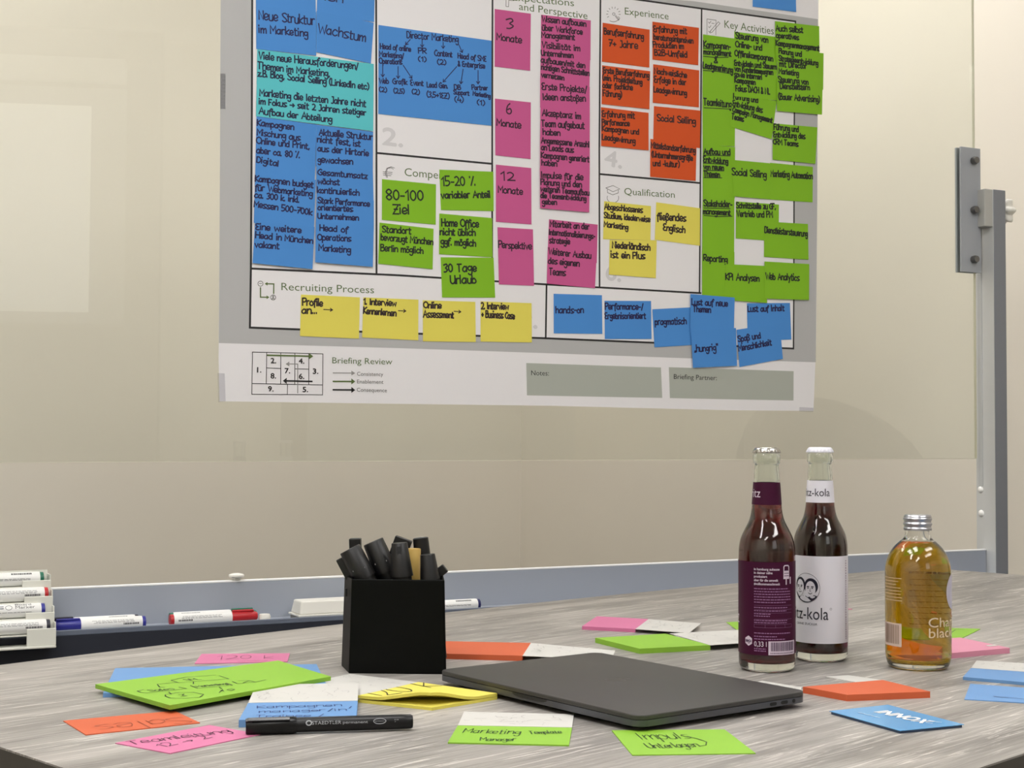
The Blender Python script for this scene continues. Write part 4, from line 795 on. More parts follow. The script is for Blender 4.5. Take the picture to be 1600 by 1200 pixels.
M1 = (N_ + 1) ** 2
for i in range(N_):
    for j in range(N_):
        a = i * (N_ + 1) + j; b_ = a + N_ + 1; fs.append((a, a + 1, b_ + 1, b_)); fs.append((M1 + a, M1 + b_, M1 + b_ + 1, M1 + a + 1))
for i in range(N_):
    for a, b_ in ((i * (N_ + 1), (i + 1) * (N_ + 1)), ((i + 1) * (N_ + 1) + N_, i * (N_ + 1) + N_), ((i + 1), i), (N_ * (N_ + 1) + i, N_ * (N_ + 1) + i + 1)):
        fs.append((a, b_, M1 + b_, M1 + a))
link('lifted_sheets', G().add(vs, fs), pmat('yellow'), yt, smooth=30)
cq = [(547, 1053), (655, 1066), (562, 1086.5), (440, 1074)]
cg = G(); top = quadT(cq, 0.0006); top = top[::-1] if ((top[1] - top[0]).cross(top[2] - top[1])).z < 0 else top
cv = link('cover_sheet', cg.prism([p - Z * 0.0004 for p in top], Z * 0.0004), pmat('white'), yt)
g = G(); scribble(g, [(547, 1054), (650, 1066), (602, 1075), (500, 1062)], 0.0009, 24, 'yc'); link('sketch_print', g, sk, cv)
g = G()
def yw(P): # follow the lifted surface
    # solve u,v on the flat quad, then lift
    o = base_q[0]; a = base_q[3] - o; b_ = base_q[1] - o; det = a.x * b_.y - a.y * b_.x; d_ = P - o
    u = (d_.x * b_.y - d_.y * b_.x) / det; v = (a.x * d_.y - a.y * d_.x) / det
    return ylift(min(max(u, 0), 1), min(max(v, 0), 1)) + Z * 0.0031
tmp = G(); write(tmp, '120 k', T(587, 1090, .006), T(686, 1070.5, .006), 0.034, Z, 0.0015, jit=.5)
g.add([yw(p) for p in tmp.v], tmp.f); link('handwriting', g, mat('ink_olive', (70, 64, 20), rough=0.6), yt)
pad('lime green sticky pad with white sketch cover, lying in front of the laptop', 'green', [(715.6, 1133), (893.8, 1136.4), (889, 1164), (699.7, 1159.8)], 0.0012, covers=[[(725, 1112), (896.6, 1116), (893.8, 1136.4), (715.6, 1133)]], texts=[('Marketing', 723, 1144.5, 812, 1147, .017), ('Manager', 750, 1157, 806, 1157.5, .013), ('Template', 829, 1146.5, 878, 1145.5, .013)], ink=(34, 70, 20))
pad('lime green sticky note with two words, in front of the laptop corner', 'green', [(955.8, 1141), (1132, 1139.5), (1180.8, 1176.8), (988, 1179.5)], 0.0008, name='sticky_note', texts=[('Impuls', 1004, 1155, 1080, 1153, .026), ('Unterlagen', 1015, 1169, 1094, 1166.5, .018)], strokes=[[(1073, 1150), (1090, 1154), (1104, 1159), (1103, 1164), (1094, 1165)]], ink=(50, 74, 20))
pad('orange sticky pad with white cover folded out, behind the laptop', 'orange', [(695, 1001.8), (829.5, 1004.5), (816.5, 1024.5), (683, 1021)], 0.006, covers=[[(829.5, 1004.5), (961.3, 1016.5), (955, 1031), (816.5, 1024.5)]])
pad('rose pink sticky pad with white cover folded out, farthest back beside the laptop', 'pink', [(932.8, 962.9), (1013.4, 967.2), (992.8, 982.8), (909.4, 978.4)], 0.0045, covers=[[(1013.4, 967.2), (1095, 974), (1077, 989), (992.8, 982.8)]])
pad('thick lime green sticky pad with white cover, left of the dark red bottle', 'green', [(930, 996.6), (1039.7, 990), (1110, 1008), (999.4, 1013.5)], 0.006, covers=[[(1046, 989.7), (1154, 984), (1228, 1000), (1110, 1008)]])
pad('small lime green sticky note half hidden behind the dark red bottle', 'green', [(1135, 972), (1228, 968.5), (1262, 984), (1158, 988.5)], 0.0008, name='sticky_note', strokes=[[(1143, 980), (1150, 984), (1154, 986)]])
pad('small pink sticky note mostly hidden behind the white-labelled cola bottle', 'pinklight', [(1268, 951), (1318, 949), (1332, 951.5), (1285, 954.5)], 0.0008, name='sticky_note')
pad('orange sticky pad with open cover at the right back corner of the laptop', 'orange', [(1254.5, 1073), (1379, 1062.3), (1453.4, 1080.4), (1323.8, 1085.7)], 0.0062, covers=[[(1191, 1063.5), (1252.5, 1073.8), (1250, 1080), (1170, 1068)]], coverh=0.003)
pad('white paper sheet poking out behind the orange pad right of the laptop', 'white', [(1290, 1057), (1325, 1054.8), (1385, 1063.5), (1350, 1068)], 0.0008, name='sticky_note')
pad('thick pink sticky pad behind the amber tea bottle', 'pinklight', [(1383, 1005), (1500, 996), (1577.6, 1012.3), (1470, 1022)], 0.0062)
g = G(); q = quadT([(1540, 1008.5), (1553, 1007.4), (1559, 1009), (1545, 1010)], 0.0064); g.prism(q[::-1], Z * 0.0002); tag(link('paper_label', g, pmat('white')), 'tiny white paper label stuck on the thick pink pad', 'label')
pad('lime green sticky note lying behind the amber tea bottle', 'green', [(1420, 979), (1531.6, 982.5), (1499.7, 998.5), (1393, 994)], 0.0008, name='sticky_note', strokes=[[(1487, 988), (1493, 984), (1500, 983.5), (1507, 984)]])
pad('blue sticky pad with white sketch cover, cut off by the right edge', 'blue', [(1517.4, 1043.4), (1640, 1052), (1648, 1070), (1504.6, 1057.6)], 0.0032, covers=[[(1526, 1032), (1640, 1038.5), (1640, 1052), (1517.4, 1043.4)]])
pad('pale blue sticky note with a dark pen stroke, cut off by the right edge', 'blue', [(1516, 1068.2), (1630, 1076.6), (1650, 1101), (1506.8, 1092.3)], 0.0008, name='sticky_note', strokes=[[(1552, 1087.7), (1560, 1088.7), (1580, 1090), (1604, 1092.5)], [(1554, 1088.3), (1575, 1090.2)]], ink=(44, 58, 104))  # strokes draw the dark line across the note
# glossy promotional card
cpx = [(1295.7, 1110.8), (1387.5, 1101), (1506.5, 1131.8), (1406.6, 1141.6)]
q = quadT(cpx, 0.0028); c = sum(q, V3()) / 4; c.z = ZT
ct = thing('advert_card', 'glossy blue card with big white capital lettering at the right front', 'card', c)
cm_ = mat('card_gloss', (92, 164, 220), rough=0.25, coat=0.25)
tq = q[::-1] if ((q[1] - q[0]).cross(q[2] - q[1])).z < 0 else q
link('card_sheet', G().prism([p - Z * 0.0005 for p in tq], Z * 0.0005), cm_, ct)
link('card_stack', G().prism([V3((p.x, p.y, ZT)) * 0.97 + c * 0.03 for p in tq], Z * 0.0021), mat('card_back', (60, 80, 110), rough=0.5), ct)
g = G(); h = .0031
typeset(g, 'INNOX', T(1366, 1112.5, h), T(1440, 1130, h), 0.0165, Z, fat=0.0009); link('printed_lettering', g, mat('print_card_white', (240, 244, 248), rough=0.3), ct)
g = G(); 
for s in ([(1342, 1113.5), (1350, 1115)], [(1352, 1116), (1362, 1118)], [(1364, 1119), (1374, 1121)], [(1452, 1125.5), (1462, 1127.5)], [(1448, 1129), (1456, 1130)], [(1464, 1128), (1470, 1128.6)]): ribbon(g, [T(x, y, h) for x, y in s], 0.0022, Z)
link('small_print', g, mat('print_card_pale', (170, 205, 235), rough=0.3), ct)

# ---- permanent marker in front
pa, pb = T(383.5, 1146, 0), T(644, 1137.5, 0)
pa = T(384, 1134.5, .0075); pb = T(644.5, 1126.5, .0075); pd = (pb - pa).normalized(); L = (pb - pa).length; ps = Z.cross(pd)
pm = mat('pen_black', (12, 12, 14), rough=0.36, spec=.35); pmc = mat('pen_cap_black', (5, 5, 6), rough=0.3, spec=.35)
r = 0.0072; zc = ZT + r; pa = V3((pa.x, pa.y, zc)); pb = V3((pb.x, pb.y, zc))
t = thing('permanent_marker', 'black permanent marker pen lying at the front left of the table', 'pen', (pa + pb) / 2 - Z * r)
link('barrel', G().tube([(0, 0.0058), (0.02, 0.0062), (0.9, 0.0062), (0.985, 0.0060), (1, 0.0052)], pa + pd * (L * .29), pb, 32), pm, t, smooth=40)
cp_ = link('cap', G().tube([(0, 0.0060), (0.04, 0.0070), (0.93, r), (1, 0.0066)], pa, pa + pd * (L * .30), 32), pmc, t, smooth=40)
g = G(); cu = (Z * 0.75 - ps * 0.66).normalized(); g.box(pa + pd * (L * .135) + cu * (r + 0.0012), pd * (L * .125), cu.cross(pd) * 0.0016, cu * 0.0008)
g.box(pa + pd * (L * .018) + cu * (r + 0.0002), pd * 0.0028, cu.cross(pd) * 0.0016, cu * 0.0012); link('clip', g, mat('clip_black', (44, 45, 48), rough=0.25), cp_, bevel=0.0004)
g = G(); rn = 0.0063
def PC(u, a): return pa + pd * u + (-ps * math.cos(a) + Z * math.sin(a)) * rn
def rtext(tx, u0, u1, a, k):
    v, f = type_mesh(tx); x0 = min(p[0] for p in v); x1 = max(p[0] for p in v); g.add([PC(u0 + (p[0] - x0) / (x1 - x0) * (u1 - u0), a + p[1] * k) for p in v], f)
rtext('STAEDTLER', L * .39, L * .565, 0.15, 0.66); rtext('permanent', L * .575, L * .725, 0.15, 0.52)
lp = [PC(L * (.797) + .0052 * math.cos(q_), 0.36 + 0.36 * math.sin(q_)) for q_ in [2 * math.pi * i / 24 for i in range(25)]]; ribbon(g, lp, 0.0005, (-ps * .9 + Z * .4).normalized())
rtext('permanent', L * .768, L * .826, 0.30, 0.2); rtext('318', L * .885, L * .91, 0.42, 0.2); rtext('F', L * .888, L * .895, 0.15, 0.2)
hd_ = [PC(L * .372 + .0022 * math.cos(q_), 0.40 + 0.3 * math.sin(q_)) for q_ in [2 * math.pi * i / 16 for i in range(17)]]; ribbon(g, hd_, 0.001, (-ps * .9 + Z * .4).normalized())
link('printed_lettering', g, mat('print_pen_grey', (150, 152, 156), rough=0.4), t)

# ================================================================== LAPTOP
alu = mat('space_grey_aluminium', (70, 68, 66), rough=0.5, metal=0.45, spec=0.5, noise=0.01, nscale=300)
alus = mat('space_grey_side', (88, 89, 94), rough=0.38, metal=0.6)
ln = V3((0.1091, 1.2507, 0)); la = 0.6473; dr = V3((math.cos(la), math.sin(la), 0)); dl = Z.cross(dr)
LW, LL = 0.2124, 0.3041
lc = ln + dr * LW / 2 + dl * LL / 2
def rrect(c, hx, hy, r, z, n=8):
    P = []
    for sx, sy, a0 in ((1, 1, 0), (-1, 1, 90), (-1, -1, 180), (1, -1, 270)):
        for i in range(n + 1):
            a = math.radians(a0 + 90 * i / n); P.append(c + dr * (sx * (hx - r) + r * math.cos(a)) + dl * (sy * (hy - r) + r * math.sin(a)) + Z * (ZT + z))
    return P
t = thing('laptop', 'closed dark grey aluminium laptop lying across the middle of the table', 'laptop', lc + Z * ZT)
hx, hy = LW / 2, LL / 2
bs_ = link('base', G().rings([rrect(lc, hx - .016, hy - .016, .006, .0026), rrect(lc, hx - .004, hy - .004, .010, .0036), rrect(lc, hx, hy, .012, .0050), rrect(lc, hx, hy, .012, .0104)]), alus, t, smooth=35)
lid = link('lid', G().rings([rrect(lc, hx, hy, .012, .0110), rrect(lc, hx, hy, .012, .0140), rrect(lc, hx - .0004, hy - .0004, .0117, .0147), rrect(lc, hx - .0014, hy - .0014, .011, .0150)]), alu, t, smooth=28)
link('hinge_gap', G().rings([rrect(lc, hx - .0015, hy - .0015, .011, .0104), rrect(lc, hx - .0015, hy - .0015, .011, .0110)]), mat('gap_black', (12, 12, 12), rough=0.6), t)
for sx in (-1, 1):
    for sy in (-1, 1):
        p = lc + dr * sx * (hx - .022) + dl * sy * (hy - .022) + Z * ZT; link('rubber_foot', G().tube([(0, .006), (1, .007)], p + Z * .0001, p + Z * .0027, 20), mat('rubber', (18, 18, 18), rough=0.8), t, smooth=40)
# thumb notch on the left long edge: the middle of that edge
nm = lc - dr * (hx + 0.00015) + Z * (ZT + .0089)
g = G(); P = []
for i in range(13):
    u = -1 + 2 * i / 12; P.append(nm + dl * (u * .026) - Z * (.0021 * (1 - u ** 6)))
top_ = [nm + dl * (-1 + 2 * i / 12) * .026 + Z * .0015 for i in range(13)]
g.prism(P + top_[::-1], dr * 0.0004); link('thumb_notch', g, mat('notch_dark', (26, 26, 28), rough=0.5), t)
# ports on the short right front edge
blk = mat('port_black', (8, 8, 9), rough=0.5)
def port(frac, hw, hh, nm_):
    pc = ln + dr * (LW * frac) - dl * 0.0001 + Z * (ZT + .0078); P = []
    for k, (sx, a0) in enumerate(((1, -90), (-1, 90))):
        for i in range(9):
            a = math.radians(a0 + 180 * i / 8); P.append(pc + dr * (sx * (hw - hh) + hh * math.cos(a)) + Z * hh * math.sin(a))
    link(nm_, G().prism(P, -dl * 0.0002), blk, t)
port(0.775, .0045, .0016, 'usb_port'); port(0.845, .0045, .0016, 'usb_port'); port(0.905, .0019, .0019, 'audio_jack')
# fruit-shaped emblem on the lid, barely glossier than the metal
g = G(); ec_ = lc + Z * (ZT + .01505); P = []
ex_, ey_ = -dl, dr   # emblem is seen upright from the hinge side
for i in range(40):
    a = 2 * math.pi * i / 40; rr_ = 0.0105 * (1 - 0.16 * math.exp(-((a - math.pi / 2) / .35) ** 2) - 0.12 * math.exp(-((a - 3 * math.pi / 2) / .25) ** 2)); 
    if abs(a) < .42 or abs(a - 2 * math.pi) < .42: rr_ *= 0.80
    P.append(ec_ + ex_ * rr_ * math.cos(a) + ey_ * rr_ * math.sin(a))
g.add(P, [tuple(range(40))]); g.add([ec_ + ex_ * x + ey_ * y for x, y in ((0, .0105), (.001, .0145), (.0045, .0165), (.0040, .0125))], [(0, 3, 2, 1)])
link('lid_emblem', g, mat('emblem', (62, 60, 58), rough=0.38, metal=0.45), lid)

# ================================================================== PEN HOLDER AND ITS PENS
hb = mat('holder_black', (3, 4, 3), rough=0.5, spec=0.12)
hpts = [(-.1715, 1.5600), (-.0680, 1.5560), (-.0712, 1.600), (-.0750, 1.655), (-.1760, 1.660), (-.1850, 1.610)]
hc = V3((sum(p[0] for p in hpts) / 6, sum(p[1] for p in hpts) / 6, ZT))
HT = D(620, 906, 1.558).z - ZT
t = thing('pen_holder', 'black angular leatherette pen holder full of black pens', 'pen holder', hc)
def hr(k, z): return [V3((hc.x + (x - hc.x) * k, hc.y + (y - hc.y) * k, ZT + z)) for x, y in hpts]
link('cup', G().rings([hr(1.0, 0), hr(.955, HT), hr(.915, HT), hr(.94, .004)]), hb, t, bevel=0.0012)
a, b_ = hr(1.004, HT * .84)[0], hr(1.004, HT * .84)[5]; m_ = a.lerp(b_, .42); e = (b_ - a).normalized()
link('slot', G().box(m_ , e * .0016, Z * .0042, Z.cross(e) * .0012), blk, t)
PG = 'pens in the black holder'
def holder_pen(label, tx, ty, bx, by, dist, prof, rgb=(5, 5, 6), rough=.42, L=None, n=28, extra=None, name='pen', capm=None, square=None):
    a = D(tx, ty, dist); b0 = D(bx, by, dist); d = (b0 - a).normalized()
    k = (ZT + 0.012 - a.z) / d.z
    if L: k = min(k, L)
    e = a + d * k
    t = thing(name, label, 'pen', e, PG)
    m = mat('pen_%d_%d_%d' % rgb, rgb, rough=rough)
    capL = min(0.036, k * .4)
    if square:
        u = d.orthogonal().normalized(); u = V3((0, 1, 0)).cross(d).normalized(); w = d.cross(u)
        link('cap', G().box(a + d * capL / 2, u * square[0], w * square[1], d * capL / 2), m, t, bevel=.001)
        link('barrel', G().box(a + d * (capL + (k - capL) / 2), u * square[0] * .85, w * square[1] * .85, d * (k - capL) / 2), m, t, bevel=.001)
    else:
        link('cap', G().tube([(q[0], q[1]) for q in prof], a, a + d * capL, n), capm or m, t, smooth=40, bevel=0)
        link('barrel', G().tube([(0, prof[-1][1] * .86), (1, prof[-1][1] * .8)], a + d * capL, e, n), m, t, smooth=40)
    if extra: extra(t, a, d, k)
    return t
def arrow_end(t, a, d, k):
    g = G(); g.lathe([(0.0, 0), (.0042, 0)], a, 12) if False else None
    u = V3((1, 0, 0)); v = V3((0, 1, 0)); c = a - d * .0006
    g.add([c + u * x + v * y for x, y in ((-.006, -.0008), (.001, -.0008), (.001, -.003), (.0055, 0), (.001, .003), (.001, .0008), (-.006, .0008))], [tuple(range(7))]); link('arrow_mark', g, mat('mark_white', (240, 240, 240), rough=.3), t)
def logo_side(t, a, d, k):
    g = G(); w = V3((0, -1, 0)); s = V3((1, 0, 0)); c = a + d * .024 + w * .0109
    ribbon(g, [c + s * (-.006) - Z * .002, c + s * (-.002), c + s * .003 + Z * .0022, c + s * .006 + Z * .002], .0014, w); link('logo_mark', g, mat('mark_grey', (150, 150, 150), rough=.3), t)
def clipx(t, a, d, k):
    g = G(); w = V3((0, -1, 0)); g.box(a + d * .02 + w * .0085, d * .017, d.cross(w) * .0022, w * .0012); link('clip', g, mat('clip_dark', (40, 41, 44), rough=.2), t, bevel=.0005)
holder_pen('thin black pen with square cap end standing at the rear left of the holder', 555, 841, 557, 905, 1.628, [(0, .0064), (1, .0064)], L=.19, square=(.0064, .0064))
holder_pen('flat black highlighter cap leaning far left over the holder rim', 531.5, 872, 549, 905, 1.600, [(0, .006), (1, .006)], L=.14, square=(.0050, .0040))
holder_pen('thick black marker leaning left with flat round cap end, front left', 546.5, 857.5, 571, 905, 1.592, [(0, .0112), (.02, .0118), (1, .0130)], extra=logo_side, rough=.42, n=40)
holder_pen('thick black marker leaning left with round cap end, just right of the frontmost', 583, 846, 608, 905, 1.606, [(0, .0108), (.02, .0114), (1, .0130)], extra=logo_side, rough=.42, n=40)
holder_pen('wide flat black highlighter leaning right in the middle of the holder', 631.5, 841, 608, 905, 1.630, [(0, .009), (1, .009)], square=(.0098, .006))
holder_pen('narrow black pen with a bright clip tip at the centre front', 624, 848, 628, 905, 1.585, [(0, .0080), (.02, .0086), (1, .0125)], extra=clipx)
holder_pen('slim gold-coloured pen between the black ones', 647, 857, 646, 905, 1.612, [(0, .0070), (.03, .0074), (1, .0076)], rgb=(196, 164, 92), rough=.35)
holder_pen('slim gold pen half hidden beside the centre pen', 618, 864, 612, 905, 1.602, [(0, .0022), (1, .0035)], rgb=(170, 128, 60), rough=.35)
holder_pen('glossy black marker with white arrow on its round end, tallest at right', 657, 840, 664, 905, 1.628, [(0, .0075), (.02, .0086), (1, .0094)], extra=arrow_end, rough=.12, n=40)
holder_pen('smooth black capped marker standing at the right front of the holder', 668, 866, 672, 905, 1.590, [(0, .0076), (.02, .0080), (1, .0118)], rough=.35, n=40)
holder_pen('short black pen lying diagonally over the right rim of the holder', 696, 887, 670, 908, 1.600, [(0, .0046), (1, .0050)], L=.075, square=(.0050, .0050))

# ================================================================== BOTTLES
def interp(prof, z):
    for (r0, z0), (r1, z1) in zip(prof, prof[1:]):
        if z0 <= z <= z1: return r0 + (r1 - r0) * (z - z0) / max(1e-9, z1 - z0)
    return prof[-1][0]
def dense(prof, step=0.004):
    out = [prof[0]]
    for (r0, z0), (r1, z1) in zip(prof, prof[1:]):
        n = max(1, int(abs(z1 - z0) / step))
        for i in range(1, n + 1): out.append((r0 + (r1 - r0) * i / n, z0 + (z1 - z0) * i / n))
    return out
def catmull(prof, k=4):
    q = [prof[0]] + prof + [prof[-1]]; o = []
    for i in range(1, len(q) - 2):
        for j in range(k):
            t = j / k; o.append(tuple(.5 * (2 * q[i][m] + (q[i + 1][m] - q[i - 1][m]) * t + (2 * q[i - 1][m] - 5 * q[i][m] + 4 * q[i + 1][m] - q[i + 2][m]) * t * t + (3 * q[i][m] - q[i - 1][m] - 3 * q[i + 1][m] + q[i + 2][m]) * t ** 3) for m in (0, 1)))
    return o + [prof[-1]]
class Bottle:
    def __init__(s, name, label, c, prof, inner_bottom, wall, liquid_top, liqmat, glass, straight):
        s.c = V3((c[0], c[1], ZT + 0.0002)); s.prof = prof
        s.t = thing(name, label, 'bottle', s.c)
        tc_ = (-V3((c[0], c[1], 0))).normalized(); s.f = tc_; s.r = Z.cross(tc_)
        top = prof[-1]
        inner = [(max(0.0005, r - wall), z) for r, z in prof if z > inner_bottom + .002]
        inner = [(0.0005, inner_bottom), (interp(prof, inner_bottom) * .6, inner_bottom), (interp(prof, inner_bottom + .001) - wall * 1.6, inner_bottom + .0008)] + inner
        loop = [(0.0005, 0.0015), (prof[0][0] * .7, .0012)] + prof + inner[::-1]
        link('glass_body', G().lathe(loop, s.c, 72, cap0=True, cap1=True), glass, s.t, smooth=60)
        liq = [(r + .00012, z - (.0001 if z == inner_bottom else 0)) for r, z in inner if z < liquid_top] 
        liq += [(interp(prof, liquid_top) - wall + .00012, liquid_top), (0.0005, liquid_top)]
        link('drink', G().lathe(liq, s.c, 72), liqmat, s.t, smooth=60)
    def map(s, u, z, off=.0004):
        r = interp(s.prof, z); a = u / r; return s.c + (s.f * math.cos(a) + s.r * math.sin(a)) * (r + off) + Z * z
    def patch(s, name, u0, u1, z0, z1, m, off=.0003, parent=None, nz=1):
        n = max(2, int((u1 - u0) / .0022)); vs = []; fs = []
        for j in range(nz + 1):
            for i in range(n + 1): vs.append(s.map(u0 + (u1 - u0) * i / n, z0 + (z1 - z0) * j / nz, off))
        for j in range(nz):
            for i in range(n): a = j * (n + 1) + i; fs.append((a, a + 1, a + n + 2, a + n + 1))
        return link(name, G().add(vs, fs), m, parent or s.t, smooth=60)
    def wrap(s, g2d, off): return [s.map(v.x, v.y, off) for v in g2d.v]
    def print_(s, name, g2d, m, off, parent):
        g = G(); g.add(s.wrap(g2d, off), g2d.f); o = link(name, g, m, parent)
        if name in ('white_print', 'barcode_print', 'small_print', 'side_print', 'rear_print'): o['kind'] = 'stuff'
        return o
def t2(g, text, u0, u1, z, cap, fat=0.0):
    v, f = type_mesh(text); x0 = min(p[0] for p in v); x1 = max(p[0] for p in v)
    for a, b_ in ([(0, 0)] if not fat else [(-fat, 0), (fat, 0), (0, fat), (0, -fat)]):
        g.add([V3((u0 + (p[0] - x0) / (x1 - x0) * (u1 - u0) + a, z + p[1] * cap / CAPH + b_, 0)) for p in v], f)
def r2(g, u0, u1, z0, z1):
    n = max(1, int(abs(u1 - u0) / .002))
    for i in range(n): a = u0 + (u1 - u0) * i / n; b_ = u0 + (u1 - u0) * (i + 1) / n; g.add([V3((a, z0, 0)), V3((b_, z0, 0)), V3((b_, z1, 0)), V3((a, z1, 0))], [(0, 1, 2, 3)])
def poly2(g, pts): n = len(pts); g.add([V3((x, y, 0)) for x, y in pts], [tuple(range(n))])
def ell(cx, cy, rx, ry, a0=0, a1=360, n=28): return [(cx + rx * math.cos(math.radians(a0 + (a1 - a0) * i / n)), cy + ry * math.sin(math.radians(a0 + (a1 - a0) * i / n))) for i in range(n + (0 if a1 - a0 == 360 else 1))]
def rib2(g, pts, w): ribbon(g, [V3((x, y, 0)) for x, y in pts], w, V3((0, 0, 1)))
def dashes(g, u0, u1, z, h, seed, lo=.0012, hi=.004, gap=.0006):
    r = random.Random(seed); u = u0
    while u < u1: w = r.uniform(lo, hi); w = min(w, u1 - u); r2(g, u, u + w, z, z + h); u += w + gap
def liquid(name, sig, ior=1.34):
    m = bpy.data.materials.new(name); m.use_nodes = True; nt = m.node_tree; b = nt.nodes['Principled BSDF']
    b.inputs['Base Color'].default_value = (1, 1, 1, 1); b.inputs['Roughness'].default_value = 0.0; b.inputs['Transmission Weight'].default_value = 1; b.inputs['IOR'].default_value = ior
    va = nt.nodes.new('ShaderNodeVolumeAbsorption'); dn = max(sig) * 1.02; va.inputs['Density'].default_value = dn; va.inputs['Color'].default_value = (*[1 - s / dn for s in sig], 1)
    nt.links.new(va.outputs[0], nt.nodes['Material Output'].inputs['Volume']); return m
neck_prof = catmull([(.0262, .0004), (.0285, .0022), (.0300, .0055), (.0305, .012), (.0305, .05), (.0305, .10), (.0305, .1260), (.0299, .134), (.0280, .1425), (.0236, .152), (.0190, .1615), (.0168, .171), (.0158, .181), (.0150, .193), (.0141, .206), (.0133, .216), (.0129, .2212)], 4) + [(.0131, .2222), (.0145, .2240), (.01485, .2275), (.0146, .2320), (.0134, .2346), (.0128, .2352), (.0126, .2378)]
gl1 = volglass('bottle_glass', (0.93, 0.965, 0.925), 0.0, 1.46)
def crown(bt, m):
    def wob(i, z): return (0.00045 * math.cos(i * 21 * 2 * math.pi / 126)) if z < .2375 else 0
    c = bt.c
    link('crown_cap', G().lathe([(.0150, .2345), (.0153, .2350), (.0148, .2366), (.0142, .2382), (.0134, .2395), (.0122, .2404), (.0108, .2406), (.0104, .2402), (.0005, .2402)], c, 126, cap0=True, cap1=True, wob=wob), m, bt.t, smooth=50)
b1c = D(1198.0, 1046.0, 1.6010); b2c = D(1281.4, 1031, 1.6763)
b1 = Bottle('soft_drink_bottle', 'dark red soft drink bottle with purple labels and silver crown cap', (0.2785, 1.6010), neck_prof, .0085, .0026, .2020, liquid('grape_drink', (58, 330, 320)), gl1, None)
b2 = Bottle('cola_bottle', 'cola bottle with white labels and white crown cap', (0.3526, 1.6763), neck_prof, .0085, .0026, .2000, liquid('cola', (84, 300, 380)), gl1, None)
crown(b1, mat('cap_silver', (196, 194, 190), rough=0.22, metal=1.0)); crown(b2, mat('cap_white_enamel', (226, 226, 236), rough=0.3))
def zp(bt, x, y, rr=.030): return D(x, y, bt.c.y - rr).z - bt.c.z
purple = mat('label_purple', (60, 8, 42), rough=0.5, spec=0.2); lw = mat('label_white', (222, 220, 228), rough=0.5); inkb = mat('label_ink_black', (20, 18, 40), rough=0.5); inkw = mat('label_ink_white', (205, 190, 205), rough=0.5); inkv = mat('label_ink_violet', (140, 96, 138), rough=0.5)
# bottle 1 labels
nl = b1.patch('neck_label', -.046, .046, zp(b1, 1197, 789, .015), zp(b1, 1197, 754, .015), purple, nz=8)
g = G(); zt = zp(b1, 1180, 777, .012); t2(g, 'fritz', -.0245, -.0068, zt, .0100); b1.print_('brand_lettering', g, inkw, .0006, nl)
bl = b1.patch('body_label', -.062, .062, zp(b1, 1198, 1024.5), zp(b1, 1198, 878.5), purple, nz=2)
g = G()
Y = lambda y: zp(b1, 1198, y)
for i, (tx, y, u1) in enumerate((('in hamburg zuhause', 891.4, .0135), ('in deiner nähe', 897, .0058), ('produziert', 902.8, .0003), ('aber für die umwelt', 908.6, .0118), ('#vollkommenschmeck', 914.4, .0140))): t2(g, tx, -.0138, u1, Y(y), .0026, .00012)
t2(g, '0,33 l', -.0138, -.0004, Y(1010.6), .0056, .0001)
poly2(g, ell(-.0207, Y(1003), .0052, .0055, 30, 390, 6)[:6]); t2(g, 'fritz', -.066, -.0385, Y(977.5), .0150)
r2(g, .0015, .036, Y(1023.5), Y(1002))
# little bottle-crate symbol
r2(g, .0182, .0262, Y(905), Y(892)); rib2(g, [(.0188, Y(892)), (.0188, Y(886)), (.0200, Y(884)), (.0245, Y(884)), (.0257, Y(886)), (.0257, Y(892))], .0012); r2(g, .0212, .0226, Y(914), Y(905)); r2(g, .0272, .0288, Y(913), Y(902)); b1.print_('white_print', g, inkw, .0006, bl)
g = G()
for k, y in enumerate((891.5, 896, 900)): r2(g, .0190, .0255, Y(y + .6), Y(y - .4))
t2(g, 'BIO', -.0241, -.0173, Y(1004.8), .0026, .0002)
r = random.Random(4); u = .0042
while u < .0335: w_ = r.uniform(.0004, .0012); r2(g, u, u + w_, Y(1017.5), Y(1003.5)); u += w_ + r.uniform(.0004, .0009)
dashes(g, .0035, .034, Y(1021.5), .0010, 9, .0006, .0012, .0005); b1.print_('barcode_print', g, mat('label_ink_plum', (60, 34, 70), rough=.5), .0008, bl)
g = G()
for y, u1 in ((921, .0245), (925.3, .0275), (929.5, .0275), (933.7, .0285), (938, .0285), (942.2, .0210), (950.5, .0235), (955.5, .003), (955.5, .022), (960.3, .004), (963.8, .003), (970.5, .0235), (974, .0225), (990.5, .0275), (995.6, .0105), (999.8, .0205), (1015, -.001), (1018.3, -.001)):
    dashes(g, -.0138, u1, Y(y), .00105, y)
for y in (946.5, 953, 958, 968, 976, 981): r2(g, -.0138, .0300, Y(y), Y(y) + .0002)
for u in (-.0138, -.002, .009, .02, .0298): r2(g, u, u + .0002, Y(981), Y(976))
b1.print_('small_print', g, inkv, .0006, bl)
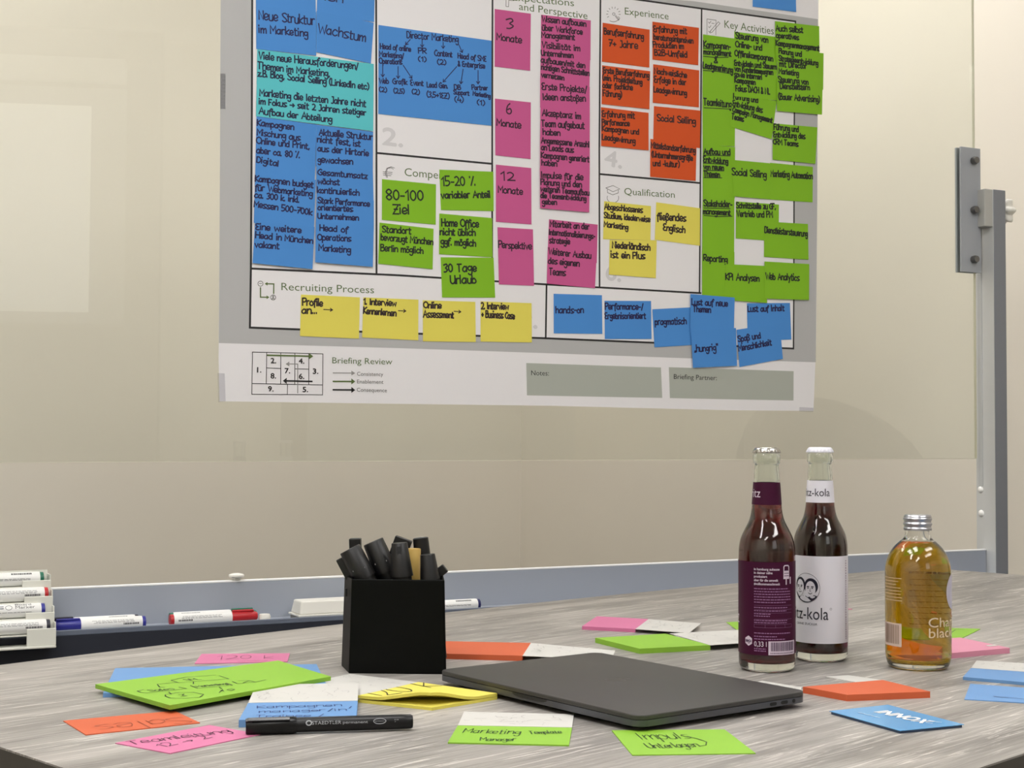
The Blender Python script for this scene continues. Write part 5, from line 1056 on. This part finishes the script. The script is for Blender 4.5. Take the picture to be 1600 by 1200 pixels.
# bottle 2 labels
nl = b2.patch('neck_label', -.046, .046, zp(b2, 1281, 785.5, .015), zp(b2, 1281, 751, .015), lw, nz=8)
g = G(); t2(g, 'fritz-kola', -.0265, .0112, zp(b2, 1281, 775.3, .014), .0092); b2.print_('brand_lettering', g, inkb, .0006, nl)
Y2 = lambda y: zp(b2, 1281, y)
bl = b2.patch('body_label', -.060, .060, Y2(1006), Y2(869.5), lw, nz=2)
g = G(); t2(g, 'fritz-kola', -.0440, .0087, Y2(968.5), .0142); t2(g, 'OHNE ZUCKER', -.0300, -.0035, Y2(977.5), .0026)
rib2(g, ell(.0115, Y2(951.5), .0011, .0011, 0, 360, 14), .0003)
cy, cx = Y2(919.5), -.0160
for i in range(0): pass
rib2(g, ell(cx, cy, .0155, .0163, 0, 359.9, 40), .0004)
poly2(g, [(cx - .0150, cy - .0040)] + ell(cx, cy, .0152, .0160, 195, 345, 18) + [(cx + .0128, cy - .0088), (cx + .0080, cy - .0075), (cx + .0020, cy - .0105), (cx - .0020, cy - .0085), (cx - .0100, cy - .0100)])
poly2(g, ell(cx - .0078, cy + .0030, .0066, .0088)); poly2(g, ell(cx + .0055, cy + .0020, .0080, .0090))
b2.print_('brand_print', g, inkb, .0006, bl)
g = G(); poly2(g, ell(cx - .0080, cy + .0005, .0050, .0088)); poly2(g, ell(cx + .0050, cy - .0010, .0058, .0088)); poly2(g, [(cx - .0050, cy - .0110), (cx - .0015, cy - .0068), (cx - .0008, cy - .0110), (cx - .003, cy - .0130)])
b2.print_('portrait_print', g, lw, .0008, bl)
g = G()
for ox, oy, s in ((cx - .0083, cy, 1), (cx + .0048, cy - .0012, 1.1)):
    r2(g, ox - .0036 * s, ox - .0010 * s, oy + .0020 * s, oy + .0030 * s); r2(g, ox + .0010 * s, ox + .0036 * s, oy + .0020 * s, oy + .0030 * s)
    poly2(g, ell(ox - .0022 * s, oy + .0010 * s, .0010, .0006, n=10)); poly2(g, ell(ox + .0022 * s, oy + .0010 * s, .0010, .0006, n=10))
    rib2(g, [(ox + .0003, oy + .0010), (ox - .0006, oy - .0022), (ox + .0008, oy - .0024)], .0004); rib2(g, [(ox - .0020, oy - .0042), (ox, oy - .0050 * s), (ox + .0022, oy - .0042)], .0006)
b2.print_('portrait_lines', g, inkb, .0010, bl)
g = G()
r = random.Random(3); z = Y2(1000)
while z < Y2(876): h_ = r.uniform(.0012, .0026); r2(g, .0335, .0352, z, z + h_ * .7); z += h_ + .0006
b2.print_('side_print', g, mat('label_ink_rose', (110, 84, 110), rough=.5), .0006, bl)

# tea bottle
tea_prof = catmull([(.0285, .0004), (.0315, .0020), (.0335, .0055), (.0348, .012), (.0354, .02), (.0354, .06), (.0354, .100), (.0351, .108), (.0338, .1150), (.0308, .1235), (.0262, .1310), (.0200, .1372), (.0160, .1405), (.0140, .1440), (.0132, .1485)], 4) + [(.0130, .1500), (.0130, .1660)]
gl3 = volglass('tea_glass', (0.97, 0.97, 0.95), 0.0, 1.46)
bc = T(1433.5, 1045.0, 0); 
b3 = Bottle('tea_bottle', 'squat amber iced tea bottle with silver screw cap at the right', (0.4480, 1.6190), tea_prof, .0065, .0024, .1372, liquid('amber_tea', (9, 19, 120)), gl3, None)
g = G(); P = []
for z in [i * .0004 for i in range(0, 43)]:
    rr = .0150 + .00065 * math.sin(z / .0168 * 2 * math.pi * 3) * (1 if .002 < z < .0148 else 0)
    if z > .0150: rr = .0150 - (z - .0150) * 0.6
    P.append((rr, .1500 + z))
P = [(.0132, .1500)] + P + [(.0130, .1672), (.0005, .1672)]
link('screw_cap', G().lathe(P, b3.c, 64), mat('cap_aluminium', (186, 186, 192), rough=0.3, metal=1.0), b3.t, smooth=50)
Y3 = lambda y: zp(b3, 1434, y, .034)
pw = mat('print_tea_white', (205, 190, 170), rough=.5)
g = G(); t2(g, 'ChariTea', .0108, .0790, Y3(980), .0108); t2(g, 'black', .0112, .0480, Y3(996.5), .0108)
for y, u in ((906, -.0170), (911, -.022), (916, -.024), (921, -.0190), (926, -.018), (931, -.019), (936, -.0175), (941, -.0175)): dashes(g, -.046, u, Y3(y), .0006, y + 1)
b3.print_('white_print', g, pw, .0004, b3.t)
lb = b3.patch('barcode_label', -.0475, -.0180, Y3(1013), Y3(976.5), mat('tea_label', (206, 184, 172), rough=.6), .0004)
g = G(); r = random.Random(8); u = -.045
while u < -.0215: w_ = r.uniform(.0005, .0013); r2(g, u, u + w_, Y3(1009), Y3(979)); u += w_ + r.uniform(.0005, .0010)
b3.print_('barcode_print', g, mat('tea_bars', (140, 118, 100), rough=.6), .0006, lb)
g = G(); poly2(g, ell(.0500, Y3(927), .0150, .0190, n=40)); 
rd = G()
for k in range(40):
    a0, a1 = 2 * math.pi * k / 40, 2 * math.pi * (k + 1) / 40
    for q0, q1 in ((0, .5), (.5, 1)):
        rd.add([V3((.050 + .0155 * q * math.cos(a), Y3(927) + .0190 * q * math.sin(a), 0)) for q, a in ((q0, a0), (q1, a0), (q1, a1), (q0, a1))], [(0, 1, 2, 3)])
b3.print_('round_seal', rd, mat('seal_grey', (190, 184, 196), rough=.5), .0004, b3.t)
g = G()
for y in range(904, 992, 9): dashes(g, .092, .116, Y3(y), .0006, y + 5)
b3.print_('rear_print', g, mat('tea_rear', (150, 110, 50), rough=.6), .0004, b3.t)
